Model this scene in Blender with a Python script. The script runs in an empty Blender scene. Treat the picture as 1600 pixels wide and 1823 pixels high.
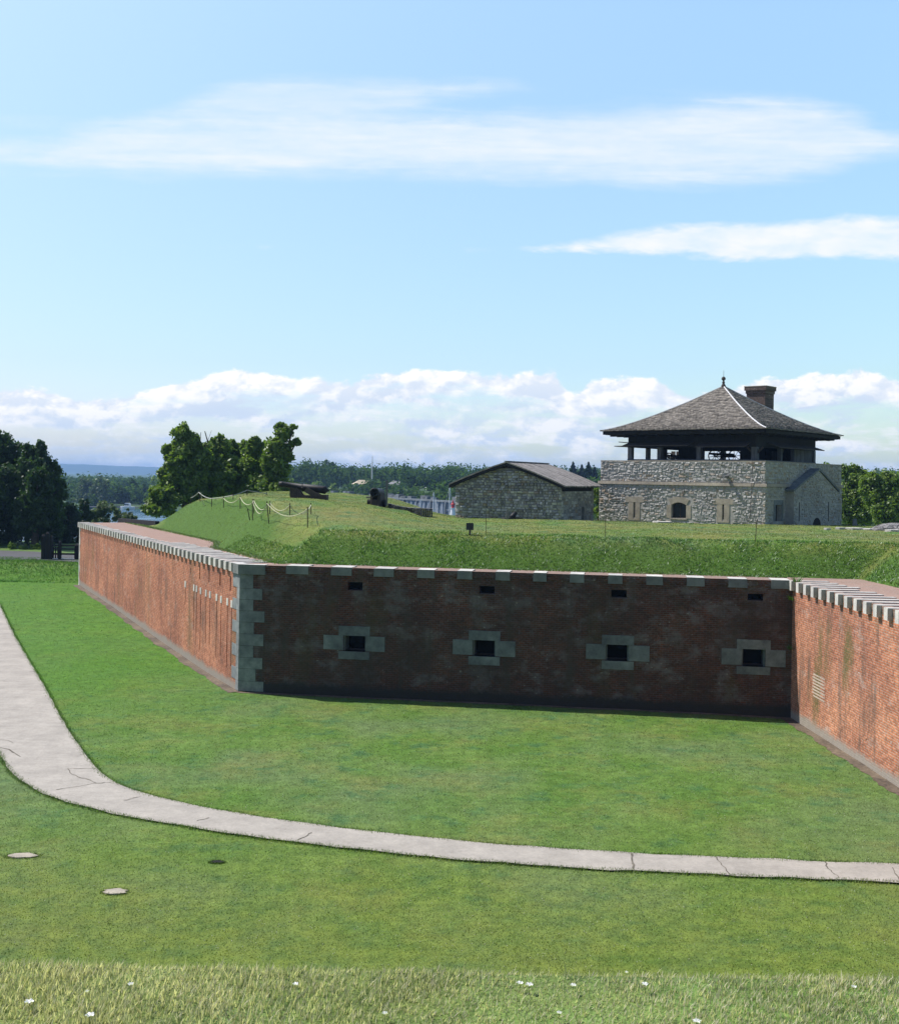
import bpy, math, random
import numpy as np
from mathutils import Vector, Matrix
random.seed(7); RNG = np.random.default_rng(11)
SC = bpy.context.scene; COL = SC.collection
F = 2000.0; HC = 9.4; ROLL = 0.017

# ------------------------------------------------------------------ camera
R_ = Vector((math.cos(ROLL), 0, math.sin(ROLL))); U_ = Vector((-math.sin(ROLL), 0, math.cos(ROLL)))
CAM = Vector((0, 0, HC))
def ray(px, py): return R_*((px-800)/F) + U_*((850-py)/F) + Vector((0, 1, 0))
def at(px, py, D): return CAM + ray(px, py)*D
def onz(px, py, z=0.0):
    r = ray(px, py); return CAM + r*((z-HC)/r.z)
cd = bpy.data.cameras.new('camera'); cam = bpy.data.objects.new('camera', cd); COL.objects.link(cam)
cd.sensor_fit = 'HORIZONTAL'; cd.sensor_width = 36; cd.lens = 36*F/1600; cd.shift_y = -61.5/1600
cd.clip_start = .1; cd.clip_end = 30000
cam.matrix_world = Matrix(((R_.x, U_.x, 0, 0), (0, 0, -1, 0), (R_.z, U_.z, 0, HC), (0, 0, 0, 1)))
SC.camera = cam

# ------------------------------------------------------------------ object helpers
def tag(o, label=None, cat=None, group=None, kind=None):
    if label: o['label'] = label
    if cat: o['category'] = cat
    if group: o['group'] = group
    if kind: o['kind'] = kind
    return o
def empty(name, loc, rz=0, label=None, cat=None, group=None):
    o = bpy.data.objects.new(name, None); COL.objects.link(o); o.location = loc; o.rotation_euler = (0, 0, rz)
    o.empty_display_size = .3
    return tag(o, label, cat, group)
def copy_tree(o, parent=None, name=None):
    c = o.copy(); COL.objects.link(c); c.parent = parent
    for ch in [x for x in bpy.data.objects if x.parent == o]: copy_tree(ch, c)
    return c
class MB:
    def __init__(s): s.v = []; s.f = []; s.m = []
    def add(s, vs, fs, m=0):
        b = len(s.v); s.v += [tuple(v) for v in vs]; s.f += [tuple(b+i for i in f) for f in fs]; s.m += [m]*len(fs)
        return s
    def box(s, x0, x1, y0, y1, z0, z1, m=0, M=None, top=None):
        t = top or (0, 0)   # taper of the top
        vs = [(x0,y0,z0),(x1,y0,z0),(x1,y1,z0),(x0,y1,z0),(x0+t[0],y0+t[1],z1),(x1-t[0],y0+t[1],z1),(x1-t[0],y1-t[1],z1),(x0+t[0],y1-t[1],z1)]
        if M is not None: vs = [M @ Vector(v) for v in vs]
        return s.add(vs, [(0,3,2,1),(4,5,6,7),(0,1,5,4),(1,2,6,5),(2,3,7,6),(3,0,4,7)], m)
    def beam(s, a, b, w, h, m=0, up=(0,0,1)):
        a = Vector(a); b = Vector(b); d = (b-a); L = d.length; d.normalize(); u = Vector(up)
        sd = d.cross(u)
        if sd.length < 1e-4: sd = d.cross(Vector((1,0,0)))
        sd.normalize(); u = sd.cross(d)
        M = Matrix((sd, d, u)).transposed().to_4x4(); M.translation = a
        return s.box(-w/2, w/2, 0, L, -h/2, h/2, m, M)
    def tube(s, pts, rs, n=8, m=0, cap=True):
        pts = [Vector(p) for p in pts]
        if not hasattr(rs, '__len__'): rs = [rs]*len(pts)
        vs = []; prev = None
        for i, p in enumerate(pts):
            d = (pts[min(i+1, len(pts)-1)] - pts[max(i-1, 0)]).normalized()
            a = prev if prev else (Vector((0,0,1)) if abs(d.z) < .9 else Vector((1,0,0)))
            sd = d.cross(a).normalized(); u = sd.cross(d); prev = u
            for k in range(n):
                t = 2*math.pi*k/n; vs.append(p + (sd*math.cos(t) + u*math.sin(t))*rs[i])
        fs = [(i*n+k, i*n+(k+1) % n, (i+1)*n+(k+1) % n, (i+1)*n+k) for i in range(len(pts)-1) for k in range(n)]
        if cap: fs += [tuple(range(n))[::-1], tuple((len(pts)-1)*n+k for k in range(n))]
        return s.add(vs, fs, m)
    def torus(s, c, ax1, ax2, R, r, n=24, k=6, m=0):
        c = Vector(c); a = Vector(ax1).normalized(); b = Vector(ax2).normalized(); nn = a.cross(b); vs = []
        for i in range(n):
            t = 2*math.pi*i/n; d = a*math.cos(t)+b*math.sin(t)
            for j in range(k):
                q = 2*math.pi*j/k; vs.append(c + d*(R+r*math.cos(q)) + nn*r*math.sin(q))
        fs = [(i*k+j, i*k+(j+1) % k, ((i+1) % n)*k+(j+1) % k, ((i+1) % n)*k+j) for i in range(n) for j in range(k)]
        return s.add(vs, fs, m)
    def build(s, name, mats, parent=None, smooth=False, label=None):
        me = bpy.data.meshes.new(name); me.from_pydata(s.v, [], s.f)
        for m in (mats if isinstance(mats, (list, tuple)) else [mats]): me.materials.append(m)
        if any(s.m): me.polygons.foreach_set('material_index', s.m)
        if smooth: me.polygons.foreach_set('use_smooth', [True]*len(me.polygons))
        me.update(); o = bpy.data.objects.new(name, me); COL.objects.link(o); o.parent = parent
        if label: o['label'] = label
        return o
def npmesh(name, V, Fc, mats, parent=None, mi=None, smooth=False, col=None):
    """V (N,3), Fc (M,k)"""
    me = bpy.data.meshes.new(name); n = len(V); k = Fc.shape[1]; mN = len(Fc)
    me.vertices.add(n); me.vertices.foreach_set('co', V.astype(np.float32).ravel())
    me.loops.add(mN*k); me.loops.foreach_set('vertex_index', Fc.astype(np.int32).ravel())
    me.polygons.add(mN); me.polygons.foreach_set('loop_start', (np.arange(mN)*k).astype(np.int32))
    me.polygons.foreach_set('loop_total', np.full(mN, k, dtype=np.int32))
    for m in (mats if isinstance(mats, (list, tuple)) else [mats]): me.materials.append(m)
    if mi is not None: me.polygons.foreach_set('material_index', mi.astype(np.int32))
    if smooth: me.polygons.foreach_set('use_smooth', np.ones(mN, dtype=bool))
    me.update(calc_edges=True); me.validate()
    o = bpy.data.objects.new(name, me); COL.objects.link(o); o.parent = parent
    return o

# ------------------------------------------------------------------ node helpers
class NT:
    def __init__(s, nt): s.nt = nt; s.N = nt.nodes; s.L = nt.links
    def n(s, t, **kw):
        x = s.N.new(t)
        for k, v in kw.items(): setattr(x, k, v)
        return x
    def put(s, sock, v):
        if v is None: return
        if isinstance(v, bpy.types.NodeSocket): s.L.new(v, sock)
        elif hasattr(v, '__len__') and sock.type == 'RGBA' and len(v) == 3: sock.default_value = (*v, 1)
        else: sock.default_value = v
    def math(s, op, a, b=None, c=None, clamp=False):
        x = s.n('ShaderNodeMath', operation=op, use_clamp=clamp)
        s.put(x.inputs[0], a); s.put(x.inputs[1], b); s.put(x.inputs[2], c); return x.outputs[0]
    def vmath(s, op, a, b=None):
        x = s.n('ShaderNodeVectorMath', operation=op); s.put(x.inputs[0], a); s.put(x.inputs[1], b); return x.outputs[0]
    def mix(s, f, a, b, bt='MIX'):
        x = s.n('ShaderNodeMix', data_type='RGBA', blend_type=bt); s.put(x.inputs[0], f); s.put(x.inputs[6], a); s.put(x.inputs[7], b); return x.outputs[2]
    def noise(s, v, scale, detail=4, rough=.55, dist=0):
        x = s.n('ShaderNodeTexNoise'); s.put(x.inputs['Vector'], v); x.inputs['Scale'].default_value = scale
        x.inputs['Detail'].default_value = detail; x.inputs['Roughness'].default_value = rough; x.inputs['Distortion'].default_value = dist
        return x.outputs['Fac']
    def ramp(s, f, stops, interp='LINEAR'):
        x = s.n('ShaderNodeValToRGB'); x.color_ramp.interpolation = interp; e = x.color_ramp.elements
        while len(e) < len(stops): e.new(.5)
        for i, (p, c) in enumerate(stops):
            e[i].position = p; e[i].color = (c, c, c, 1) if not hasattr(c, '__len__') else (*c[:3], 1)
        s.put(x.inputs[0], f); return x.outputs[0]
    def sep(s, v):
        x = s.n('ShaderNodeSeparateXYZ'); s.put(x.inputs[0], v); return x.outputs
    def comb(s, a, b, c=0.0):
        x = s.n('ShaderNodeCombineXYZ'); s.put(x.inputs[0], a); s.put(x.inputs[1], b); s.put(x.inputs[2], c); return x.outputs[0]
    def mapr(s, v, a, b, c=0.0, d=1.0, smooth=False):
        x = s.n('ShaderNodeMapRange', interpolation_type='SMOOTHSTEP' if smooth else 'LINEAR'); s.put(x.inputs[0], v)
        for i, q in enumerate((a, b, c, d)): s.put(x.inputs[i+1], q)
        return x.outputs[0]
    def scale(s, v, sc):
        x = s.n('ShaderNodeMapping'); s.put(x.inputs[0], v); x.inputs['Scale'].default_value = sc; return x.outputs[0]
    def bump(s, h, strength=.5, dist=.02, nrm=None):
        x = s.n('ShaderNodeBump'); s.put(x.inputs['Height'], h); x.inputs['Strength'].default_value = strength
        x.inputs['Distance'].default_value = dist; s.put(x.inputs['Normal'], nrm); return x.outputs[0]
MATS = {}
def mat(name, fn=None, col=(.5,.5,.5), rough=.8, spec=.3, metal=0, vary=0.0, vs=2.0, bump=0):
    m = bpy.data.materials.new(name); m.use_nodes = True; t = NT(m.node_tree); b = t.N['Principled BSDF']; t.b = b
    b.inputs['Base Color'].default_value = (*col, 1); b.inputs['Roughness'].default_value = rough
    b.inputs['Specular IOR Level'].default_value = spec; b.inputs['Metallic'].default_value = metal
    if fn: fn(t)
    elif vary:
        tc = t.n('ShaderNodeTexCoord').outputs['Object']; nz = t.noise(tc, vs, 5, .65)
        f = t.mapr(nz, .3, .7, 1-vary, 1+vary)
        t.put(b.inputs['Base Color'], t.mix(1.0, col, t.comb(f, f, f), 'MULTIPLY'))
        if bump: t.put(b.inputs['Normal'], t.bump(t.noise(tc, vs*6, 3), bump, .03))
    MATS[name] = m; return m

# ------------------------------------------------------------------ materials
def grass_color(t, blade=False, rampart=False):
    P = t.n('ShaderNodeNewGeometry').outputs['Position']
    big = t.noise(P, .11, 3, .6); mid = t.noise(P, .45, 4, .65); fine = t.noise(P, 6.0, 3, .7)
    c = t.mix(t.mapr(mid, .38, .62), (.082, .158, .028), (.115, .188, .042))
    c = t.mix(t.mapr(big, .45, .62, 0, .8), c, (.118, .170, .068))      # paler grey-green swathes
    dry = t.math('MULTIPLY', t.mapr(t.noise(P, .27, 5, .7), .36 if rampart else .50, .60 if rampart else .66), t.mapr(fine, .3, .7, .5, 1))
    c = t.mix(t.math('MULTIPLY', dry, .95 if rampart else .5), c, (.20, .185, .055))
    c = t.mix(t.mapr(t.noise(P, .8, 4, .65), .54, .68, 0, .7), c, (.048, .125, .048))  # clover
    xx, yy, zz = t.sep(P); m2 = t.noise(P, 1.7, 4, .7)
    near = t.math('MULTIPLY', t.mapr(t.math('ADD', yy, t.math('MULTIPLY', t.noise(P, .2, 3), 8)), 36, 26, 0, 1), t.mapr(zz, 2.0, .8, 0, .75) if not rampart else 0.0)
    c = t.mix(t.math('MULTIPLY', near, t.mapr(m2, .35, .6, .35, 1)), c, (.135, .165, .030))          # yellower turf this side of the path
    lush = t.math('MULTIPLY', t.mapr(t.math('ADD', t.math('ADD', yy, t.math('MULTIPLY', xx, -.6)), t.math('MULTIPLY', mid, 10)), 54, 66, 0, .7), t.mapr(zz, 2.2, 1.2, 0, 1))
    c = t.mix(lush, c, (.070, .175, .018))                                                           # lusher grass at the foot of the left wall
    k0 = t.mapr(m2, .3, .7, .78, 1.22); c = t.mix(1.0, c, t.comb(k0, k0, k0), 'MULTIPLY')
    return c, fine, P
def f_ground(t, rampart=False):
    c, fine, P = grass_color(t, rampart=rampart)
    sp = t.math('ADD', t.math('MULTIPLY', t.noise(P, 22, 2, .8), .5), t.math('MULTIPLY', t.noise(P, 3.5, 5, .75), .5))
    k = t.mapr(sp, .36, .64, .74, 1.34)
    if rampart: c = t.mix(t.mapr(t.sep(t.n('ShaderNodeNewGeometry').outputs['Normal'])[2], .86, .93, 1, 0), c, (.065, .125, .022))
    t.put(t.b.inputs['Base Color'], t.mix(1.0, c, t.comb(k, k, k), 'MULTIPLY'))
    t.b.inputs['Roughness'].default_value = .9; t.b.inputs['Specular IOR Level'].default_value = .1
    h = t.math('ADD', t.noise(P, 14, 3, .7), t.math('MULTIPLY', t.noise(P, 2.2, 4, .6), 2.0))
    t.put(t.b.inputs['Normal'], t.bump(h, .7, .06))
def f_blade(t, rampart=False, tint=(1,1,1), lo=.6, hi=1.6):
    c, fine, P = grass_color(t, rampart=rampart)
    r = t.n('ShaderNodeNewGeometry').outputs['Random Per Island']
    k = t.mapr(r, 0, 1, lo, hi); c = t.mix(1.0, c, t.comb(k, k, t.math('MULTIPLY', k, .9)), 'MULTIPLY')
    c = t.mix(1.0, c, tint, 'MULTIPLY')
    c = t.mix(t.mapr(r, .975, .98), c, (.20, .20, .08))
    leafy(t, c)
def leafy(t, c, tr=.35, gloss=.045):
    d = t.n('ShaderNodeBsdfDiffuse'); g = t.n('ShaderNodeBsdfTranslucent'); t.put(d.inputs[0], c); t.put(g.inputs[0], t.mix(1.0, c, (1.1,1.25,.6), 'MULTIPLY'))
    gl = t.n('ShaderNodeBsdfGlossy'); gl.inputs['Roughness'].default_value = .45; gl.inputs[0].default_value = (.9,.95,1,1)
    m = t.n('ShaderNodeMixShader'); m.inputs[0].default_value = tr; t.L.new(d.outputs[0], m.inputs[1]); t.L.new(g.outputs[0], m.inputs[2])
    m2 = t.n('ShaderNodeMixShader'); m2.inputs[0].default_value = gloss; t.L.new(m.outputs[0], m2.inputs[1]); t.L.new(gl.outputs[0], m2.inputs[2])
    t.L.new(m2.outputs[0], t.N['Material Output'].inputs[0]); t.N.remove(t.b)
lawn_m = mat('lawn_ground', f_ground); ramp_m = mat('rampart_ground_mat', lambda t: f_ground(t, True))
blade_m = mat('lawn_blade', f_blade); rblade_m = mat('rampart_blade', lambda t: f_blade(t, True))
weed_m = mat('weed_leaf', lambda t: f_blade(t, False, (.80, 1.02, .48), .5, 1.55))
def f_tall(t):
    P = t.n('ShaderNodeNewGeometry').outputs['Position']; r = t.n('ShaderNodeNewGeometry').outputs['Random Per Island']
    dry = t.mapr(t.math('ADD', r, t.math('MULTIPLY', t.noise(P, 2.5, 3, .6), 1.2)), .74, 1.14)
    c = t.mix(dry, (.26, .285, .15), (.64, .57, .43)); k = t.mapr(t.math('FRACT', t.math('MULTIPLY', r, 17.3)), 0, 1, .6, 1.4)
    leafy(t, t.mix(1.0, c, t.comb(k, k, k), 'MULTIPLY'), .5)
tall_m = mat('tall_blade', f_tall)
def leafmat(name, a, b, hi=None):
    def fn(t):
        g = t.n('ShaderNodeNewGeometry'); r = g.outputs['Random Per Island']
        nz = t.noise(g.outputs['Position'], .6, 3, .6)
        c = t.mix(t.mapr(t.math('ADD', t.math('MULTIPLY', r, .5), nz), .45, 1.0), a, b)
        leafy(t, c, .42, .03 if 'far' not in name else 0.0)
    return mat(name, fn)
leaf_dark = leafmat('leaf_dark', (.022, .055, .012), (.060, .110, .022))
leaf_mid = leafmat('leaf_mid', (.10, .175, .026), (.21, .285, .055))
leaf_far = leafmat('leaf_far', (.032, .075, .026), (.080, .130, .038))
leaf_pale = leafmat('leaf_pale', (.075, .115, .060), (.14, .175, .095))
leaf_willow = leafmat('leaf_willow', (.065, .110, .045), (.125, .165, .075))
leaf_spruce = leafmat('leaf_spruce', (.012, .035, .014), (.03, .06, .022))
bark_m = mat('bark', col=(.09,.07,.05), vary=.4, vs=3, bump=.5)

def f_brick(t, c1, c2, mortar, dirt=.4, white=.3, moss=.25, foot=(.36,.32,.27), fh=.38, soot=0.0, tops=True, fx=-99.0, wc=(.50,.42,.37), wl=.56):
    tc = t.n('ShaderNodeTexCoord').outputs['Object']; x, y, z = t.sep(tc)
    g = t.n('ShaderNodeNewGeometry'); nz_ = t.sep(g.outputs['True Normal'])[2]
    up = t.mapr(nz_, .5, .6)
    v2 = t.mix(up, t.comb(x, z, 0.0), t.comb(x, y, 0.0))
    wob = t.noise(tc, 1.2, 2); v2 = t.vmath('ADD', v2, t.comb(0.0, t.math('MULTIPLY', wob, .06), 0.0))
    b = t.n('ShaderNodeTexBrick'); t.put(b.inputs['Vector'], v2)
    b.inputs['Scale'].default_value = 1; b.inputs['Brick Width'].default_value = .23; b.inputs['Row Height'].default_value = .085
    b.inputs['Mortar Size'].default_value = .012; b.inputs['Mortar Smooth'].default_value = .3; b.inputs['Bias'].default_value = 0
    t.put(b.inputs['Color1'], c1); t.put(b.inputs['Color2'], c2); t.put(b.inputs['Mortar'], mortar)
    col = b.outputs['Color']
    # single bricks that are darker or paler than their neighbours
    cell = t.n('ShaderNodeTexWhiteNoise', noise_dimensions='2D')
    t.put(cell.inputs['Vector'], t.comb(t.math('FLOOR', t.math('DIVIDE', x, .115)), t.math('FLOOR', t.math('DIVIDE', z, .085)), 0.0))
    k = t.mapr(cell.outputs['Value'], 0, 1, .72, 1.25); col = t.mix(1.0, col, t.comb(k, k, k), 'MULTIPLY')
    pat = t.noise(tc, .35, 5, .65); k = t.mapr(pat, .3, .7, .68, 1.26); col = t.mix(1.0, col, t.comb(k, t.math('POWER', k, 1.15), k), 'MULTIPLY')
    patch = t.noise(t.scale(tc, (1, 1, 1.6)), .8, 6, .7)
    col = t.mix(t.mapr(patch, wl, wl+.12, 0, white), col, wc)                         # efflorescence
    spk = t.noise(t.scale(tc, (1, 1, 1.5)), 7, 2, .5)
    col = t.mix(t.math('MULTIPLY', t.mapr(spk, .64, .70), t.mapr(patch, .42, .62, 0, .35+white)), col, (.55, .50, .44))
    streak = t.noise(t.scale(tc, (1, 1, .16)), 1.6, 5, .7)
    col = t.mix(t.mapr(streak, .51, .68, 0, dirt), col, (.10, .085, .070))
    st2 = t.noise(t.scale(tc, (1.0, 1, .3)), .55, 4, .6)
    col = t.mix(t.math('MULTIPLY', t.mapr(st2, .56, .68, 0, moss), t.mapr(spk, .3, .6, .4, 1)), col, (.12, .115, .045))
    pit = t.noise(tc, 5.0, 3, .6); col = t.mix(t.mapr(pit, .66, .71, 0, .75), col, (.07, .045, .03))
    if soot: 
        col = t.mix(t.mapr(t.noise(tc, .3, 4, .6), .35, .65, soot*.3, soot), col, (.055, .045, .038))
    if fh:
        e = t.math('SUBTRACT', z, t.math('ADD', t.math('MULTIPLY', t.noise(tc, 5, 4, .75), .5), t.math('ADD', t.math('MULTIPLY', t.noise(tc, .8, 2), .3), t.math('MULTIPLY', t.math('MAXIMUM', t.math('SUBTRACT', fx, x), 0.0), .02))))
        col = t.mix(t.mapr(e, fh-.55, fh-.33, 1, 0), col, t.mix(t.noise(tc, 4, 3), foot, tuple(c*.72 for c in foot)))
    if tops:
        tp = t.mix(t.noise(tc, 2.2, 4, .7), (.36, .245, .195), (.26, .19, .155)); tp = t.mix(t.mapr(t.noise(tc, 9, 3, .7), .5, .7, 0, .7), tp, (.40, .34, .30))
        col = t.mix(t.math('MULTIPLY', up, .85), col, tp)
    t.put(t.b.inputs['Base Color'], col); t.b.inputs['Roughness'].default_value = .92; t.b.inputs['Specular IOR Level'].default_value = .15
    h = t.math('SUBTRACT', t.noise(tc, 11, 3, .7), b.outputs['Fac'])
    t.put(t.b.inputs['Normal'], t.bump(h, .8, .014))
brick_lit = mat('brick_face', lambda t: f_brick(t, (.48,.172,.088), (.39,.13,.068), (.42,.29,.22), .65, .42, .45, fx=38.0))
brick_right = mat('brick_right', lambda t: f_brick(t, (.47,.175,.09), (.36,.13,.07), (.42,.31,.24), .75, .55, .95))
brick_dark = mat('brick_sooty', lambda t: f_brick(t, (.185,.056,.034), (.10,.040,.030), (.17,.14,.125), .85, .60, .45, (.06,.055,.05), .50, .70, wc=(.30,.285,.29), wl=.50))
brick_band = mat('brick_band', lambda t: f_brick(t, (.22,.14,.105), (.17,.11,.085), (.24,.20,.17), .3, .3, .2, fh=0))
def f_stone(t, c, v=.25, s=3.0):
    tc = t.n('ShaderNodeTexCoord').outputs['Object']; g = t.n('ShaderNodeNewGeometry').outputs['Position']
    n1 = t.noise(g, s, 5, .7); k = t.mapr(n1, .3, .7, 1-v, 1+v); k2 = t.mapr(t.noise(g, .7, 2), .35, .65, 1-v*.6, 1+v*.6)
    k = t.math('MULTIPLY', k, k2); t.put(t.b.inputs['Base Color'], t.mix(1.0, c, t.comb(k, k, t.math('POWER', k, .9)), 'MULTIPLY'))
    t.b.inputs['Roughness'].default_value = .85; t.put(t.b.inputs['Normal'], t.bump(t.noise(g, 18, 4, .7), .5, .015))
stone_white = mat('coping_stone_pale', lambda t: f_stone(t, (.50,.48,.44)))
stone_grey = mat('dressed_stone_grey', lambda t: f_stone(t, (.155,.172,.178), .35))
quoin_m = mat('quoin_stone', lambda t: f_stone(t, (.20,.215,.22), .35))
def f_cope(t):  # pale stone with shade painted into the sides; upward faces stay bright
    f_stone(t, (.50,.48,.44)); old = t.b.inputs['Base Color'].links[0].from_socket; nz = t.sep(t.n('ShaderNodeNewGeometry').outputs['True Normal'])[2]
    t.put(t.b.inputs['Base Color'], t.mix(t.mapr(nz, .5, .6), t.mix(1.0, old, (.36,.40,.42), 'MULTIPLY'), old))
cope_dark = mat('coping_stone_shaded_sides', f_cope)
stone_tan = mat('dressed_stone_tan', lambda t: f_stone(t, (.34,.30,.24)))
def f_rubble(t, a, b, mort, s=2.6, zs=1.9, bs=.9):
    tc = t.n('ShaderNodeTexCoord').outputs['Object']
    nz = t.n('ShaderNodeTexNoise'); t.put(nz.inputs['Vector'], tc); nz.inputs['Scale'].default_value = 2.5
    sc = t.n('ShaderNodeVectorMath', operation='SCALE'); t.L.new(nz.outputs['Color'], sc.inputs[0]); sc.inputs['Scale'].default_value = .16
    p = t.scale(t.vmath('ADD', tc, sc.outputs[0]), (1, 1, zs))
    v = t.n('ShaderNodeTexVoronoi', feature='DISTANCE_TO_EDGE'); t.put(v.inputs['Vector'], p); v.inputs['Scale'].default_value = s
    v2 = t.n('ShaderNodeTexVoronoi'); t.put(v2.inputs['Vector'], p); v2.inputs['Scale'].default_value = s
    r = t.sep(v2.outputs['Color'])[0]
    col = t.mix(r, a, b); k = t.mapr(t.noise(tc, 9, 4, .7), .3, .7, .75, 1.25); col = t.mix(1.0, col, t.comb(k,k,k), 'MULTIPLY')
    edge = t.mapr(v.outputs['Distance'], 0, .07, 1, 0); col = t.mix(t.math('MULTIPLY', edge, .8), col, mort)
    big = t.mapr(t.noise(tc, .5, 4, .6), .35, .65, .82, 1.15); col = t.mix(1.0, col, t.comb(big,big,big), 'MULTIPLY')
    t.put(t.b.inputs['Base Color'], col); t.b.inputs['Roughness'].default_value = .9; t.b.inputs['Specular IOR Level'].default_value = .2
    h = t.math('ADD', t.mapr(v.outputs['Distance'], 0, .16, 0, 1), t.math('ADD', t.math('MULTIPLY', r, .8), t.math('MULTIPLY', t.noise(tc, 7, 4, .7), 1.3)))
    t.put(t.b.inputs['Normal'], t.bump(h, bs, .09))
rubble_m = mat('rubble_stone', lambda t: f_rubble(t, (.50,.47,.42), (.32,.31,.29), (.36,.34,.30)))
def f_facing(t, a, b):
    tc = t.n('ShaderNodeTexCoord').outputs['Object']; r = t.n('ShaderNodeNewGeometry').outputs['Random Per Island']
    c = t.mix(r, a, b); c = t.mix(t.mapr(t.math('FRACT', t.math('MULTIPLY', r, 9.7)), .8, .95), c, (.34,.28,.22))
    k = t.math('MULTIPLY', t.mapr(t.noise(tc, 7, 5, .7), .3, .7, .75, 1.22), t.mapr(t.noise(tc, .5, 4, .6), .35, .65, .85, 1.12))
    t.put(t.b.inputs['Base Color'], t.mix(1.0, c, t.comb(k,k,k), 'MULTIPLY')); t.b.inputs['Roughness'].default_value = .9; t.b.inputs['Specular IOR Level'].default_value = .2
    t.put(t.b.inputs['Normal'], t.bump(t.noise(tc, 9, 5, .75), .9, .05))
mortar_m = mat('lime_mortar', lambda t: f_stone(t, (.38,.365,.335), .2, 5)); mortar_d = mat('old_mortar', lambda t: f_stone(t, (.25,.24,.24), .3, 5))
stonef_m = mat('stone_facing_grey', lambda t: f_facing(t, (.45,.44,.42), (.345,.34,.325)))
stoned_m = mat('stone_facing_dark', lambda t: f_facing(t, (.56,.545,.53), (.23,.225,.225)))
rubble_dark = mat('rubble_grey', lambda t: f_rubble(t, (.36,.345,.33), (.17,.165,.17), (.15,.14,.14), 2.0, 1.7, 1.0))
def f_wood(t, c, v=.35, ax=(12, 12, 1.2)):
    tc = t.n('ShaderNodeTexCoord').outputs['Object']; r = t.n('ShaderNodeNewGeometry').outputs['Random Per Island']
    k = t.math('MULTIPLY', t.mapr(t.noise(t.scale(tc, ax), 1, 4, .6), .3, .7, 1-v, 1+v), t.mapr(r, 0, 1, .75, 1.25))
    t.put(t.b.inputs['Base Color'], t.mix(1.0, c, t.comb(k,k,k), 'MULTIPLY')); t.b.inputs['Roughness'].default_value = .85
wood_dark = mat('timber_dark', lambda t: f_wood(t, (.060,.050,.044)))
wood_black = mat('timber_black', lambda t: f_wood(t, (.018,.017,.018)))
wood_grey = mat('timber_grey', lambda t: f_wood(t, (.17,.17,.17)))
wood_blue = mat('timber_weathered', lambda t: f_wood(t, (.115,.12,.13)))
shingle_m = mat('shingle', lambda t: f_wood(t, (.195,.175,.15), .5, (3,3,3)))
board_m = mat('roof_board', lambda t: f_wood(t, (.25,.225,.205), .4, (4,4,4)))
lead_m = mat('lead_cap', col=(.62,.62,.62), rough=.5, vary=.1)
iron_m = mat('cast_iron', col=(.016,.017,.019), rough=.6, spec=.3, vary=.4, vs=4)
rust_m = mat('rusty_iron', col=(.06,.04,.03), rough=.9, vary=.3)
void_m = mat('dark_interior', col=(.012,.012,.012), rough=1)
rope_m = mat('rope', col=(.50,.50,.33), rough=.9, vary=.2, vs=20)
ropeg_m = mat('rope_grey', col=(.34,.35,.32), rough=.9)
white_m = mat('white_paint', col=(.78,.78,.76), rough=.5, vary=.05)
red_m = mat('red_paint', col=(.50,.03,.03), rough=.5)
dirt_m = mat('dirt', lambda t: f_stone(t, (.125,.097,.068), .45, 7))
asph_m = mat('asphalt', col=(.075,.075,.08), vary=.15, vs=.8)
def f_path(t):
    P = t.n('ShaderNodeNewGeometry').outputs['Position']
    r = t.n('ShaderNodeNewGeometry').outputs['Random Per Island']
    k = t.math('MULTIPLY', t.mapr(t.noise(P, .9, 6, .75), .3, .7, .78, 1.16), t.mapr(t.noise(P, 14, 3, .7), .3, .7, .9, 1.1))
    c = t.mix(t.mapr(t.noise(t.scale(P, (1, 3, 1)), 1.2, 5, .7), .5, .75, 0, .5), (.36,.33,.285), (.275,.25,.22))
    c = t.mix(t.mapr(t.noise(P, 30, 2, .6), .66, .74, 0, .5), c, (.2,.18,.16))
    t.put(t.b.inputs['Base Color'], t.mix(1.0, c, t.comb(k,k,k), 'MULTIPLY')); t.b.inputs['Roughness'].default_value = .9
    t.put(t.b.inputs['Normal'], t.bump(t.noise(P, 25, 4, .7), .35, .01))
path_m = mat('concrete_path', f_path); crack_m = mat('crack', col=(.13,.115,.09), rough=1, vary=.5, vs=4)
def f_water(t):
    P = t.n('ShaderNodeNewGeometry').outputs['Position']
    t.b.inputs['Base Color'].default_value = (.035,.11,.18,1); t.b.inputs['Roughness'].default_value = .12; t.b.inputs['Specular IOR Level'].default_value = .5
    h = t.math('ADD', t.noise(t.scale(P, (1, .5, 1)), .5, 4, .6), t.math('MULTIPLY', t.noise(P, .06, 3), 3))
    t.put(t.b.inputs['Normal'], t.bump(h, .6, .35))
water_m = mat('river_water', f_water)
def f_wood_hill(t):
    P = t.n('ShaderNodeNewGeometry').outputs['Position']
    k = t.noise(P, .02, 5, .7); c = t.mix(t.mapr(k, .4, .6), (.018,.045,.022), (.045,.085,.035))
    fld = t.mapr(t.noise(t.scale(P, (.25, 1, 1)), .004, 3, .6), .60, .64)
    t.put(t.b.inputs['Base Color'], t.mix(t.math('MULTIPLY', fld, .5), c, (.16,.17,.08))); t.b.inputs['Roughness'].default_value = 1
hill_m = mat('wooded_hill', f_wood_hill)

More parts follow.
